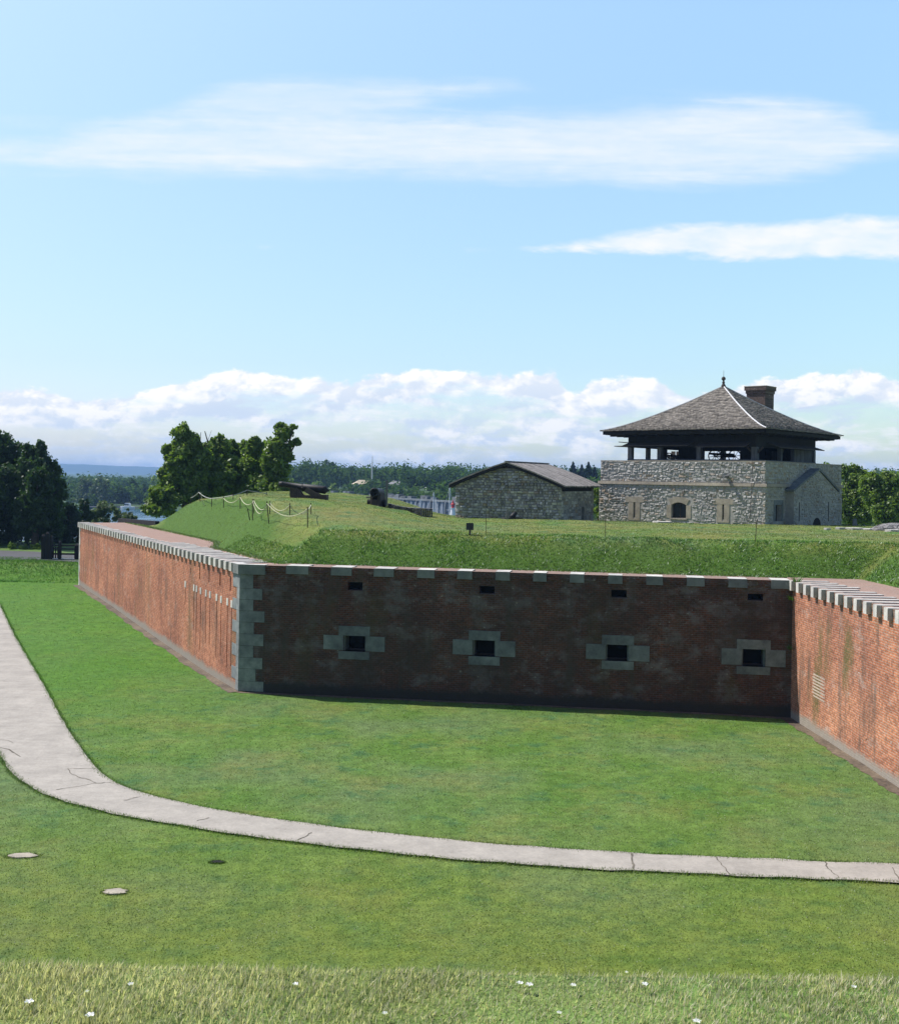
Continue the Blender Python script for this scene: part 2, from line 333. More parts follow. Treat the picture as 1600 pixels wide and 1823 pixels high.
# ------------------------------------------------------------------ plan of the bastion
ZT = 5.49
def gp(px, py, z=0.0):
    p = onz(px, py, z); return Vector((p.x, p.y))
A = gp(424, 1232); C_ = gp(1407, 1278); D_ = gp(1600, 1405)
B = gp(140, 1042, .69)
uL = (B-A).normalized(); uD = (C_-A).normalized(); uR = (D_-C_).normalized()
def perp(u): return Vector((-u.y, u.x))
nL = -perp(uL)              # into the bastion (to the right of A->B)
if nL.x < 0: nL = -nL
nD = perp(uD)
if nD.y < 0: nD = -nD
nR = perp(uR)
if nR.x < 0: nR = -nR
LL = (B-A).length; LD = (C_-A).length; LR = 30.0
D2 = C_ + uR*LR
def isect(p, u, q, w):
    d = u.x*w.y-u.y*w.x; s = ((q-p).x*w.y-(q-p).y*w.x)/d; return p+u*s
def sstep(x, a=0.0, b=1.0):
    t = np.clip((x-a)/(b-a), 0, 1); return t*t*(3-2*t)
def wave(x, y, s=1.0, seed=0):
    """cheap smooth noise from sines, about -1..1"""
    r = 0
    for i, (fx, fy, ph) in enumerate(((.9,.35,.3),(-.4,1.1,1.7),(1.7,-1.3,4.1),(2.9,2.1,2.2),(-3.7,3.1,5.2),(5.1,-4.7,.9))):
        r = r + np.sin((x*fx + y*fy)*s + ph + seed*1.37)/(1+i*.6)
    return r/2.6
# base ground: rampart crest under the camera, slope, moat floor, bank and glacis beyond, down to the river
def G(x, y):
    x = np.asarray(x, float); y = np.asarray(y, float)
    z = np.where(y < 3.62, 7.8, np.maximum(7.8-(y-3.62)*.60, 0)); z = np.where(y < -12, np.maximum(7.8-(-12-y)*.35, 1.0), z)
    z = z + np.where(y > 17, .69*sstep(y, 50, 86), 0)
    yb = 88.2 + (x+34)*-.22                                  # foot line of the bank
    z = z + np.where(y > 60, 1.22*sstep(y-yb, -.2, 3.4) + .3*sstep(y-yb, 5, 22), 0)
    z = z + np.where(y > 20, .03*wave(x, y, .35), 0)
    z = np.where(y > 113, z - (z+8)*sstep(y, 113, 150), z)
    return z
def offL(t): return 2.0 + 1.6*sstep(t, 10, 17)
def dsigned(x, y):
    px = x-A.x; py = y-A.y
    t = px*uL.x+py*uL.y; dl = px*nL.x+py*nL.y - offL(t)
    dd = px*nD.x+py*nD.y - 1.9
    dr = (x-C_.x)*nR.x+(y-C_.y)*nR.y - 3.3
    de = 92-y-.1*x                      # far end of the left side
    return np.minimum(dl, np.maximum(dd, dr)), dl, dd, t
HX = [-40,-24,-22.5,-21,-19.5,-18,-14,-10.5,-8.6,-4.9,-1.5,1,12,23,60]; HZ = [4.5,4.9,5.3,6.3,7.05,7.5,8.05,8.0,7.90,7.62,7.02,6.72,6.66,6.60,6.5]
def P(x, y):
    x = np.asarray(x, float); y = np.asarray(y, float)
    d, dl, dd, t = dsigned(x, y)
    full = 6.82 + (np.interp(x, HX, HZ)-6.82)*sstep(y, 50, 66)
    full = full - .03*np.maximum(0, y-73)*sstep(x, -5, 0)
    full = full + .05*wave(x, y, .8) + .03*wave(x, y, 2.3)*(d > .5) + .05*wave(x, y, .25)*sstep(dd, 3, 8)
    w = np.where(dl < dd, 3.2, 2.5)
    s = np.clip(d/w, -1, 1); s = np.where(s > 0, s*(1.28-.28*s*s) if False else np.minimum(1, 1.12*s-.12*s**4), s)
    z = 5.47 + (full-5.47)*np.where(s > 0, s, 0)
    z = z + np.where(d < .3, -.5*np.clip(.1-d, 0, .5), 0)
    z = np.where(d < -1.0, 3.0, z)
    z = np.where((x < -17) & (y > 80), z-(z-1)*sstep(y+.45*(x+22), 85, 88), z)
    z = np.where(y > 94, z-(z-1)*sstep(y, 94, 108), z)
    return z
def hit(px, py, fn=P, d0=35, d1=130):
    """where the view ray first meets the ground surface"""
    r = ray(px, py); D = d0
    while D < d1:
        p = CAM+r*D
        if p.z <= float(fn(p.x, p.y)): return Vector((p.x, p.y, float(fn(p.x, p.y)))), D
        D += .1
    return CAM+r*d1, d1
def grid(name, xs, ys, fn, m, keep=None):
    X, Y = np.meshgrid(xs, ys); Z = fn(X, Y); nx, ny = len(xs), len(ys)
    V = np.stack([X.ravel(), Y.ravel(), Z.ravel()], 1)
    i = np.arange(ny-1)[:, None]*nx + np.arange(nx-1)[None]; Fc = np.stack([i, i+1, i+nx+1, i+nx], -1).reshape(-1, 4)
    if keep is not None:
        c = V[Fc].mean(1); Fc = Fc[keep(c[:, 0], c[:, 1])]
    return tag(npmesh(name, V, Fc, m, smooth=True), kind='structure')
xs = np.concatenate([np.linspace(-400, -62, 18), np.arange(-60, 61, 1.0), np.linspace(64, 400, 18)])
ys = np.concatenate([np.linspace(-150, -14, 12), np.arange(-12, 3.6, .8), np.arange(3.62, 17.4, .6), np.arange(17.5, 156, .8), [160, 170]])
grid('ground', xs, ys, G, lawn_m)
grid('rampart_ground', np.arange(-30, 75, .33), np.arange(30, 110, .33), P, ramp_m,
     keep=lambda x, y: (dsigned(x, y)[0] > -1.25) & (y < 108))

# ------------------------------------------------------------------ walls (local x along the wall, +y into the bastion, z up)
def wall_face(mb, L, z0, z1, holes, rec=.6, m=0, mi=1, yf=0.0):
    us = sorted({0, L, *[h[0] for h in holes], *[h[1] for h in holes]}); zs = sorted({z0, z1, *[h[2] for h in holes], *[h[3] for h in holes]})
    for a, b in zip(us, us[1:]):
        for c, d in zip(zs, zs[1:]):
            if any(h[0] <= (a+b)/2 <= h[1] and h[2] <= (c+d)/2 <= h[3] for h in holes): continue
            mb.add([(a,yf,c),(b,yf,c),(b,yf,d),(a,yf,d)], [(0,1,2,3)], m)
    for (a, b, c, d, *r) in holes:
        q = yf+(r[0] if r else rec)
        mb.add([(a,yf,c),(b,yf,c),(b,yf,d),(a,yf,d),(a,q,c),(b,q,c),(b,q,d),(a,q,d)], [(1,0,4,5),(2,1,5,6),(3,2,6,7),(0,3,7,4)], m)
        mb.add([(a,q,c),(b,q,c),(b,q,d),(a,q,d)], [(0,1,2,3)], mi)
def local_hit(px, py, org, u):
    """wall coordinates (along, height) where a sight line meets the wall plane"""
    n = Vector((-u.y, u.x)); r = ray(px, py); o = Vector((CAM.x, CAM.y)); rr = Vector((r.x, r.y))
    s = (org-o).dot(n)/rr.dot(n); p = CAM+r*s; return (Vector((p.x, p.y))-org).dot(u), p.z
def to_local(p, org, u, into):
    q = p-org; return (q.dot(u), q.dot(into))
def make_wall(org, u, L, into, label, flip):
    """empty at the wall foot; flip: local x runs against the drawing direction so that +y goes into the bastion"""
    ang = math.atan2(u.y, u.x); return empty('brick_wall', (org.x, org.y, 0), ang, label, 'wall', 'brick walls of the bastion')
def hexa(mb, quad, z0, z1, m=0):
    a = [(x, y, z0) for x, y in quad]; b = [(x, y, z1) for x, y in quad]
    mb.add(a+b, [(3,2,1,0),(4,5,6,7),(0,1,5,4),(1,2,6,5),(2,3,7,6),(3,0,4,7)], m)
# corner points of the brick tops
iA = isect(A+nL*4.2, uL, A+nD*2.5, uD); iC = isect(C_+nR*3.9, uR, A+nD*2.5, uD)
eB = B+nL*4.2; eD = D2+nR*3.9

# --- shaded face (A -> C)
wD = make_wall(A, uD, LD, nD, 'long brick wall in deep shade with four stone-framed gun openings', False)
emb = [((576,611,651,685),(1115,1132,1160,1174),(603,658)), ((806,841,882,917),(1123,1140,1169,1184),(834,890)),
       ((1043,1078,1119,1156),(1131,1148,1177,1192),(1071,1128)), ((1284,1320,1362,1398),(1139,1156,1187,1201),(1311,1371))]
vents = [(619,645,1036,1052), (853,880,1043,1058), (1088,1115,1050,1065), (1331,1358,1057,1070)]
holes = []
eg = []
for (xa,xb,xc,xd),(ya,yb,yc,yd),(xe,xf) in emb:
    ym = (yb+yc)/2
    u = [local_hit(x, ym, A, uD)[0] for x in (xa,xb,xc,xd,xe,xf)]
    z = [local_hit((xb+xc)/2, y, A, uD)[1] for y in (ya,yb,yc,yd)]
    eg.append((u, z)); holes.append((u[1], u[2], z[2], z[1], .9))
for x0,x1,y0,y1 in vents:
    u0, z1 = local_hit(x0, (y0), A, uD); u1, z0 = local_hit(x1, y1, A, uD); holes.append((u0, u1, z0, z1, .5))
mb = MB(); wall_face(mb, LD, -.3, ZT-.02, holes)
tq = [(0,0), (LD,0), to_local(iC, A, uD, nD), to_local(iA, A, uD, nD)]
mb.add([(x,y,ZT-.02) for x,y in tq], [(0,1,2,3)])
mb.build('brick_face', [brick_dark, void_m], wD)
for i, (u, z) in enumerate(eg):
    s = MB()   # each opening: four stones
    def stone(name, a, b, c, d, p=.03, sh=None):
        m = MB(); m.box(a, b, -p, .45, c, d)
        m.build(name, stone_grey, fr)
    fr = MB(); lip = .09
    fr.box(u[1]-.02,u[1]+.06,.12,.85,z[2]+.003,z[1]-.003); fr.box(u[2]-.06,u[2]+.02,.12,.85,z[2]+.003,z[1]-.003)
    fr = fr.build('gun_opening', stone_grey, wD)
    stone('lintel', u[4], u[5], z[1], z[0]); stone('sill', u[4], u[5], z[3], z[2], .035)
    g = .004
    stone('jamb_stone', u[0], u[1], z[2]+.05, z[1]+.03-g if False else z[1]-g); stone('jamb_stone', u[2], u[3], z[2]+.03, z[1]-g)
# coping: brick band and pale stones
def band(wall, L, zt, m, y0=-.005, skip=0, end=0, h=.27, y1=.3):
    mb = MB(); mb.box(skip, L-end, y0, y1, zt-h, zt); return mb.build('coping_course', m, wall)
band(wD, LD, ZT+.005, brick_dark, y0=-.05, skip=.9, end=.12, h=.26, y1=.25)
cs = [(510,550),(590,627),(666,702),(743,774),(814,841),(882,908),(949,973),(1014,1040),(1082,1108),(1150,1180),(1222,1254),(1296,1330),(1372,1409)]
for i, (a, b) in enumerate(cs):
    y = 1010+(a-425)*.026
    ua = local_hit(a, y, A, uD)[0]; ub = local_hit(b, y, A, uD)[0]
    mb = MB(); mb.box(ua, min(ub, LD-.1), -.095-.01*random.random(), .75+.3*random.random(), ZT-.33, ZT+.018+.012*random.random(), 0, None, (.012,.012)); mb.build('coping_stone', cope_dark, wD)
# --- corner quoins, L-shaped blocks round the sharp corner (in the shaded wall's frame)
ly = [(1005,1022,48),(1022,1047,26),(1047,1067,42),(1067,1087,26),(1087,1107,46),(1107,1128,27),(1128,1149,44),(1149,1170,26),(1170,1190,42),(1190,1212,30),(1212,1230,44)]
lu = Vector((uL.dot(uD), uL.dot(nD)))     # left wall direction in this frame
ln = Vector((nL.dot(uD), nL.dot(nD)))
for i, (y0, y1, w) in enumerate(ly):
    z1 = local_hit(425, y0, A, uD)[1]; z0 = local_hit(425, y1, A, uD)[1]; W = local_hit(425+w, (y0+y1)/2, A, uD)[0]
    if i == 0: z1 = ZT+.03
    wl = .38 if i % 2 == 0 else 1.0
    if i == 0: wl = .9
    p = .02 if i else .11
    # outer polygon: along the dark face, round the corner, along the left face
    o0 = Vector((W, -p)); oc = Vector((0, 0))-Vector((0, p)) - ln*p*1.0 - lu*0; o1 = lu*wl - ln*p
    k = isect(Vector((0,-p)), Vector((1,0)), -ln*p, lu)
    inn0 = Vector((W, .35)); inn1 = lu*wl + ln*.35; ic = isect(Vector((0,.35)), Vector((1,0)), ln*.35, lu)
    mb = MB(); pts = [k, o0, inn0, ic, inn1, o1]; g = .006
    a = [(q.x, q.y, z0+g) for q in pts]; b = [(q.x, q.y, z1-g) for q in pts]
    mb.add(a+b, [(0,3,2,1),(0,5,4,3),(6,7,8,9),(6,9,10,11)]+[(j, (j+1) % 6, (j+1) % 6+6, j+6) for j in range(6)])
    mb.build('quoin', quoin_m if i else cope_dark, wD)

# --- sunlit left wall. local x runs from B to A so that +y goes into the bastion
wL = make_wall(B, -uL, LL, nL, 'long sunlit red brick wall receding on the left toward the river', True)
def lh(px, py): return local_hit(px, py, B, -uL)
slots = [(925,440,.10,.30),(993,470,.16,.62),(1063,487,.14,.55),(1145,525,.18,.62),(1222,552,.18,.66)]
caps = [(885,590),(950,618),(970,625),(1000,640),(1040,657),(1070,668),(1120,690),(1153,705),(1200,722),(1232,738)]
holes = []; capl = []
for i, (zx, zy, w, h) in enumerate(slots):
    u, z = lh(120+zx/4.21, 900+zy/4.21); z = ZT-.95+ (.05 if i % 2 else 0); holes.append((u-w/2, u+w/2, z-h/2, z+h/2, .4))
for i, (zx, zy) in enumerate(caps):
    u, z = lh(120+zx/4.21, 900+zy/4.21); ln_ = [.9,1.9,2.6,2.7,2.2,2.2,2.6,2.4,2.8,2.6][i]; capl.append((u, z)); holes.append((u-.045, u+.045, z-.16-ln_, z-.16, .4))
us = sorted(set(holes))
mb = MB()
def wall_face_cols(mb, L, z0, z1, holes, m=0, mi=1):
    hs = sorted(holes); cur = 0
    groups = []
    for h in hs:
        if groups and h[0] < groups[-1][-1][1]+.02: groups[-1].append(h)
        else: groups.append([h])
    for g in groups:
        a = min(h[0] for h in g)-.005; b = max(h[1] for h in g)+.005
        mb.add([(cur,0,z0),(a,0,z0),(a,0,z1),(cur,0,z1)], [(0,1,2,3)], m)
        sub = MB(); wall_face(sub, b-a, z0, z1, [(h[0]-a, h[1]-a, *h[2:]) for h in g], .4, m, mi)
        mb.v_off = a; base = len(mb.v); mb.v += [(v[0]+a, v[1], v[2]) for v in sub.v]; mb.f += [tuple(base+i for i in f) for f in sub.f]; mb.m += sub.m
        cur = b
    mb.add([(cur,0,z0),(L,0,z0),(L,0,z1),(cur,0,z1)], [(0,1,2,3)], m)
wall_face_cols(mb, LL, -.3, ZT-.02, holes)
tq = [to_local(p, B, -uL, nL) for p in (B, A, iA, eB)]
mb.add([(x,y,ZT-.02) for x,y in tq], [(0,1,2,3)])
mb.add([(0,0,-.3),(0,0,ZT-.02),(0,4.2,ZT-.02),(0,4.2,-.3)], [(0,1,2,3)])
mb.build('brick_face', [brick_lit, void_m], wL)
for u, z in capl:
    MB().box(u-.13, u+.13, -.02, .2, z-.155, z+.16).build('loophole_cap', stone_white, wL)
band(wL, LL, ZT+.004, brick_band, end=.95)
n = int(LL/.84)
for i in range(n):
    u = .1+i*(LL-1.3)/(n-1); w = .36+.03*random.random(); L1 = (1.4 if u > LL-16 else .55)+.2*random.random()
    MB().box(u, u+w, -.15-.012*random.random(), L1, ZT-.35, ZT+.014+.012*random.random()).build('coping_stone', stone_white, wL)
mb = MB()
for i in range(9):
    z0 = .7+i*.52; mb.box(-.02, .28 if i % 2 else .5, -.02, .3, z0+.004, z0+.516)
mb.build('end_quoin', stone_white, wL)

# --- right wall: local x from C toward the camera
wR = make_wall(C_, uR, LR, nR, 'sunlit brick wall at the right edge, stained green and ending outside the frame', False)
mb = MB(); wall_face(mb, LR, -.3, ZT-.02, [])
tq = [(0,0),(LR,0),to_local(eD, C_, uR, nR),to_local(iC, C_, uR, nR)]
mb.add([(x,y,ZT-.02) for x,y in tq], [(0,1,2,3)]); mb.add([(LR,0,-.3),(LR,3.9,-.3),(LR,3.9,ZT-.02),(LR,0,ZT-.02)], [(0,1,2,3)])
mb.build('brick_face', [brick_right, void_m], wR)
band(wR, LR, ZT+.004, brick_band, skip=.0)
px_ = [1415,1428,1443,1457,1472,1487.5,1502,1519.5,1537,1555,1573,1592]
for i in range(34):
    u = .02+i*.845; w = .27+.03*random.random()
    MB().box(u, u+w, -.16-.012*random.random(), 1.25+.4*random.random(), ZT-.37, ZT+.014+.012*random.random()).build('coping_stone', stone_white, wR)
mb = MB()
u0, z1 = local_hit(1446, 1222, C_, uR); u1, z0 = local_hit(1468, 1256, C_, uR)
for k in range(8):
    z = z0+.1+k*.115; mb.box(u0+.03*random.random()+.08*(k<1 or k>6), u1-.08*random.random(), -.006, .05, z, z+.055)
mb.build('limewashed_courses', mat('limewash', lambda t: f_stone(t, (.42,.34,.28), .3, 9)), wR)
# grassy tufts growing out of the joints (small plants)
def tuft(name, p, n, r, h, m, label, cat, group=None, spread=1.0, wid=.012):
    a = RNG.uniform(0, 2*np.pi, n); rr = r*np.sqrt(RNG.uniform(0, 1, n)); bx = np.cos(a)*rr; by = np.sin(a)*rr
    H = h*RNG.uniform(.5, 1, n); t = RNG.uniform(0, 2*np.pi, n); lx = np.cos(a)*H*spread*RNG.uniform(.2, .8, n); ly_ = np.sin(a)*H*spread*RNG.uniform(.2, .8, n)
    V = np.zeros((n, 3, 3)); V[:, 0] = np.stack([bx-np.cos(t)*wid, by-np.sin(t)*wid, 0*bx], 1); V[:, 1] = np.stack([bx+np.cos(t)*wid, by+np.sin(t)*wid, 0*bx], 1)
    V[:, 2] = np.stack([bx+lx, by+ly_, H], 1)
    o = npmesh(name, V.reshape(-1, 3), np.arange(n*3).reshape(-1, 3), m); o.location = p; return tag(o, label, cat, group)
for (px, py, lab) in ((1413,1064,'small green plant rooted in the wall corner under the coping'), (1408,1150,'weed growing midway up the shaded wall corner'), (1420,1032,'dry tuft on the coping where the two walls meet')):
    u, z = local_hit(px, py, C_, uR); p = C_+uR*max(u, .1)-nR*.03
    tuft('wall_plant', (p.x, p.y, z-.1 if py != 1032 else ZT+.02), 60, .16, .28, weed_m, lab, 'plant', 'plants rooted in the brick walls', 1.5)

# dirt strip at the wall feet
def strip(a, b, n0, w, z0, z1, seg=160):
    vs = []; u = (b-a); mb = MB()
    for i in range(seg+1):
        t = i/seg; p = a+u*t; e = w*(1+.10*math.sin(t*41)+.08*math.sin(t*97+1)+random.uniform(-.12,.12)); q = p-n0*e; p = p+n0*.05
        vs += [(p.x, p.y, float(G(p.x, p.y))+.035), (q.x, q.y, float(G(q.x, q.y))+.012)]
    mb.add(vs, [(2*i, 2*i+1, 2*i+3, 2*i+2) for i in range(seg)]); return mb
m1 = strip(A-uL*.1, B, nL, .42, 0, 0); m2 = strip(A, C_, nD, .22, 0, 0); m3 = strip(C_, D2, nR, .40, 0, 0)
tag(m1.build('dirt_strip', dirt_m), kind='structure'); tag(m3.build('dirt_strip', dirt_m), kind='structure'); tag(m2.build('dirt_strip', dirt_m), kind='structure')

# ------------------------------------------------------------------ concrete path
up_ = [(0,1092),(25,1137),(62,1195),(84,1232),(108,1280),(132,1318),(160,1356),(188,1390),(225,1407),(270,1421),(400,1448),(500,1464),(600,1477),(700,1488),(800,1497),(900,1506),(1000,1513),(1127,1521),(1300,1529),(1450,1536),(1600,1541)]
lo_ = [(-150,1150),(-110,1200),(-80,1240),(-52,1275),(-30,1305),(0,1346),(20,1380),(60,1410),(130,1437),(220,1456),(330,1475),(470,1497),(600,1512),(700,1522),(800,1531),(900,1538),(1060,1550),(1200,1556),(1330,1562),(1450,1567),(1600,1574)]
def resample(pts, n):
    P_ = np.array([[*gp(*p)] for p in pts]); s = np.r_[0, np.cumsum(np.linalg.norm(np.diff(P_, axis=0), axis=1))]
    t = np.linspace(0, s[-1], n); return np.stack([np.interp(t, s, P_[:, 0]), np.interp(t, s, P_[:, 1])], 1)
pu = resample(up_, 90); pl = resample(lo_, 90)
for q in (pu, pl):
    for _ in range(3): q[1:-1] = (q[:-2]+2*q[1:-1]+q[2:])/4
# continue both ends outside the frame
def ext(q, n, step, first):
    e = q[0]-q[3] if first else q[-1]-q[-4]; e = e/np.linalg.norm(e); x = [ (q[0] if first else q[-1])+e*step*(k+1) for k in range(n)]
    return np.vstack([x[::-1], q]) if first else np.vstack([q, x])
wid0 = pl[0]-pu[0]
pu = ext(pu, 18, 2.0, True); pl = np.vstack([pu[:18]+wid0, pl]); pu = ext(pu, 20, 1.5, False); pl = np.vstack([pl, pu[-20:]+(pl[-1]-pu[107])])
PU, PL = pu, pl
mb = MB(); N_ = len(pu); edge = []
slabs = [0]; i = 0
while i < N_-1: i += 4 if i > 25 else 3; slabs.append(min(i, N_-1))
for a, b in zip(slabs, slabs[1:]):
    vs = []; 
    for j in range(a, b+1):
        for k in range(2):
            q = (pu, pl)[k][j].copy(); d = (pu[min(j+1, N_-1)]-pu[max(j-1, 0)]); d /= np.linalg.norm(d)
            jit = .05*math.sin(j*2.3+k)+.03*math.sin(j*5.1+k*2)
            c = (pl[j]-pu[j]); c /= np.linalg.norm(c); q = q + c*jit
            vs.append((q[0], q[1], .045+float(G(q[0], q[1]))*(1)))
    n = b-a; mb.add(vs, [(2*i, 2*i+1, 2*i+3, 2*i+2) for i in range(n)])
def crack(pxs, w=.02):
    for (a, b) in zip(pxs, pxs[1:]):
        p = gp(*a); q = gp(*b); d = q-p; sd = Vector((-d.y, d.x)).normalized()*w*random.uniform(.5, 1.1)
        mb.add([(p.x-sd.x, p.y-sd.y, .0505+float(G(p.x,p.y))), (p.x+sd.x, p.y+sd.y, .0505+float(G(p.x,p.y))), (q.x+sd.x, q.y+sd.y, .0505+float(G(q.x,q.y))), (q.x-sd.x, q.y-sd.y, .0505+float(G(q.x,q.y)))], [(0,1,2,3)], 1)
def jag(a, b, n=7, j=3):
    return [(a[0]+(b[0]-a[0])*i/n+(random.uniform(-j, j) if 0 < i < n else 0), a[1]+(b[1]-a[1])*i/n+(random.uniform(-j*.4, j*.4) if 0 < i < n else 0)) for i in range(n+1)]
crack(jag((1124,1522),(1129,1553), 7, 2), .03); crack(jag((1275,1529),(1298,1559), 6, 3), .015); crack(jag((1468,1538),(1474,1550), 4, 2), .02); crack(jag((1474,1550),(1493,1566), 5, 2), .015); crack(jag((1588,1548),(1600,1570), 4, 2), .015)
crack(jag((555,1487),(530,1500), 5, 3), .02); crack(jag((24,1342),(70,1370), 8, 3), .02); crack([(0,1334),(16,1337),(24,1343)], .03); crack([(0,1320),(14,1321),(23,1325)], .025)
crack(jag((121,1372),(128,1382), 3, 2), .02); crack(jag((128,1382),(172,1398), 7, 3), .018); crack(jag((172,1398),(198,1396), 4, 2), .015); crack(jag((172,1398),(100,1410), 7, 2), .015); crack(jag((220,1429),(250,1422), 5, 2), .015)
crack(jag((0,1198),(65,1197.5), 8, .6), .03); crack(jag((0,1232.5),(84,1231), 8, .8), .03); crack(jag((70,1371),(170,1371.5), 10, .8), .018); crack(jag((0,1153),(36,1153), 5, .5), .03); crack(jag((0,1121),(17,1121), 3, .5), .03)
crack(jag((350,1466),(372,1460), 4, 1.5), .015)
tag(mb.build('path', [path_m, crack_m]), kind='structure')
# asphalt road beyond the bank on the left
mb = MB()
pts = [(-60,979),(60,983),(140,990),(240,999)]; pts2 = [(-60,1000),(60,996.5),(140,1002),(240,1010)]
def onG(px, py, dz=.05):
    p, D = hit(px, py, G, 60, 140); return (p.x, p.y, p.z+dz)
a = [onG(*p) for p in pts]; b = [onG(*p) for p in pts2]
mb.add(a+b, [(0,1,5,4),(1,2,6,5),(2,3,7,6)])
tag(mb.build('road', asph_m), kind='structure')

# ------------------------------------------------------------------ grass blades
def inpath(x, y, pad=0.0):
    res = np.zeros(len(x), bool)
    poly = np.vstack([PU, PL[::-1]]); X1 = poly[:, 0]; Y1 = poly[:, 1]; X2 = np.roll(X1, -1); Y2 = np.roll(Y1, -1)
    for a, b, c, d in zip(X1, Y1, X2, Y2):
        if b == d: continue
        m = ((b > y) != (d > y)) & (x < (c-a)*(y-b)/(d-b)+a); res ^= m
    return res
def blades(name, x, y, z, h, w, lean, m, label=None, seg=1):
    n = len(x); t = RNG.uniform(0, 2*np.pi, n); la = RNG.uniform(0, 2*np.pi, n); H = h*RNG.uniform(.5, 1.1, n); W = w*RNG.uniform(.6, 1.2, n)
    lx = np.cos(la)*H*lean*RNG.uniform(0, 1, n)+.12*H; ly = np.sin(la)*H*lean*RNG.uniform(0, 1, n); z0 = z-.012
    if seg == 1:
        V = np.zeros((n, 3, 3)); c, s = np.cos(t)*W, np.sin(t)*W
        V[:, 0] = np.stack([x-c, y-s, z0], 1); V[:, 1] = np.stack([x+c, y+s, z0], 1); V[:, 2] = np.stack([x+lx, y+ly, z0+H], 1)
        o = npmesh(name, V.reshape(-1, 3), np.arange(n*3).reshape(-1, 3), m)
    else:
        V = np.zeros((n, 5, 3)); c, s = np.cos(t)*W, np.sin(t)*W
        V[:, 0] = np.stack([x-c, y-s, z0], 1); V[:, 1] = np.stack([x+c, y+s, z0], 1)
        V[:, 2] = np.stack([x+lx*.35+c*.8, y+ly*.35+s*.8, z0+H*.6], 1); V[:, 3] = np.stack([x+lx*.35-c*.8, y+ly*.35-s*.8, z0+H*.6], 1)
        V[:, 4] = np.stack([x+lx, y+ly, z0+H], 1); b = np.arange(n)[:, None]*5
        Fc = np.concatenate([b+[0, 1, 2], b+[0, 2, 3], b+[3, 2, 4]], 0)
        o = npmesh(name, V.reshape(-1, 3), Fc, m)
    tag(o, label or 'short mown lawn grass', 'grass', kind='stuff'); return o
def frust(n, y0, y1, power=1.0, margin=2.5):
    y = y0+(y1-y0)*RNG.uniform(0, 1, n)**power; hw = y*.42+margin; x = RNG.uniform(-1, 1, n)*hw; return x, y
# foreground crest: taller, sun-bleached grass
x = RNG.uniform(-3.0, 3.0, 140000); y = RNG.uniform(2.75, 3.65, 140000)
k = RNG.uniform(0, 1, len(x)) < .75+.25*wave(x, y, 6); x, y = x[k], y[k]
blades('crest_grass', x, y, G(x, y), .033*(1+.3*wave(x, y, 3.0)+.2*wave(x, y, 11)), .0020, .7, tall_m, 'taller bleached grass along the crest at the bottom edge', 2)
x, y = frust(1100, 3.4, 3.64, 1, 1.2); blades('seed_stalks', x, y, G(x, y), .06, .0011, .5, tall_m, 'thin stalks rising above the crest grass', 2)
# mown lawn
for (n, y0, y1, h, w) in ((170000, 18, 36, .042, .014), (120000, 36, 62, .042, .024), (50000, 62, 95, .05, .040)):
    x, y = frust(n, y0, y1)
    px = x-A.x; py = y-A.y
    inside = ((px*nL.x+py*nL.y) > -.5) & (np.maximum(px*nD.x+py*nD.y, (x-C_.x)*nR.x+(y-C_.y)*nR.y) > -.25)
    k = ~inpath(x, y) & ~inside; k &= True
    x, y = x[k], y[k]; blades('lawn_grass', x, y, G(x, y), h, w, .9, blade_m)
# ragged fringe along the path edges
for q in (PU, PL):
    t = RNG.uniform(15, len(q)-14, 16000); i = t.astype(int); f = (t-i)[:, None]; p = q[i]*(1-f)+q[i+1]*f; p = p+RNG.normal(0, .06, p.shape)
    blades('path_edge_grass', p[:, 0], p[:, 1], G(p[:, 0], p[:, 1])+.03, .07, .012, .9, blade_m, 'ragged grass fringe along the path edge')
# coarse weeds on the steep slope above the shaded wall, and mown plateau
n = 300000; x = RNG.uniform(-22, 33, n); y = RNG.uniform(36, 58, n); d, dl, dd, t = dsigned(x, y)
k = (d > -.05) & (d < 2.9+.35*wave(x, y, .9)) & (np.abs(x) < y*.62) & ~((dl < dd) & (d > 1.2))
x, y = x[k], y[k]; blades('slope_weeds', x, y, P(x, y), .12*(1+.5*wave(x, y, 2.2)), .020, 1.2, weed_m, 'coarse weeds and long grass on the steep slope above the shaded wall', 1)
n = 160000; x = RNG.uniform(-30, 40, n); y = 42+RNG.uniform(0, 1, n)*50; d, dl, dd, t = dsigned(x, y)
k = (d > 0) & (np.abs(x) < y*.44) & ((d > 2.2) | (dl < dd)); x, y = x[k], y[k]
blades('rampart_grass', x, y, P(x, y), .06, .022, .9, rblade_m, 'short yellowing grass on the rampart top')
n = 26000; x = RNG.uniform(-48, -25, n); y = RNG.uniform(87, 96, n); k = x < -28.2+(y-86)*.5; x, y = x[k], y[k]
blades('bank_grass', x, y, G(x, y), .14, .03, 1, weed_m, 'rough grass on the low bank beyond the moat', 1)
# loose dead grass on the ledges
n = 9000; t = RNG.uniform(0, LD, n); o_ = RNG.normal(1.75, .16, n); x = A.x+uD.x*t+nD.x*o_; y = A.y+uD.y*t+nD.y*o_
blades('ledge_grass', x, y, np.full(n, ZT), .09, .02, 1.3, weed_m, 'grass creeping over the brick ledge', 1)
n = 9000; t = RNG.uniform(0, LL, n); o_ = offL(t)+RNG.normal(-.05, .14, n); x = A.x+uL.x*t+nL.x*o_; y = A.y+uL.y*t+nL.y*o_
blades('ledge_grass', x, y, np.full(n, ZT), .08, .025, 1.3, blade_m, 'grass creeping over the brick ledge of the left wall', 1)
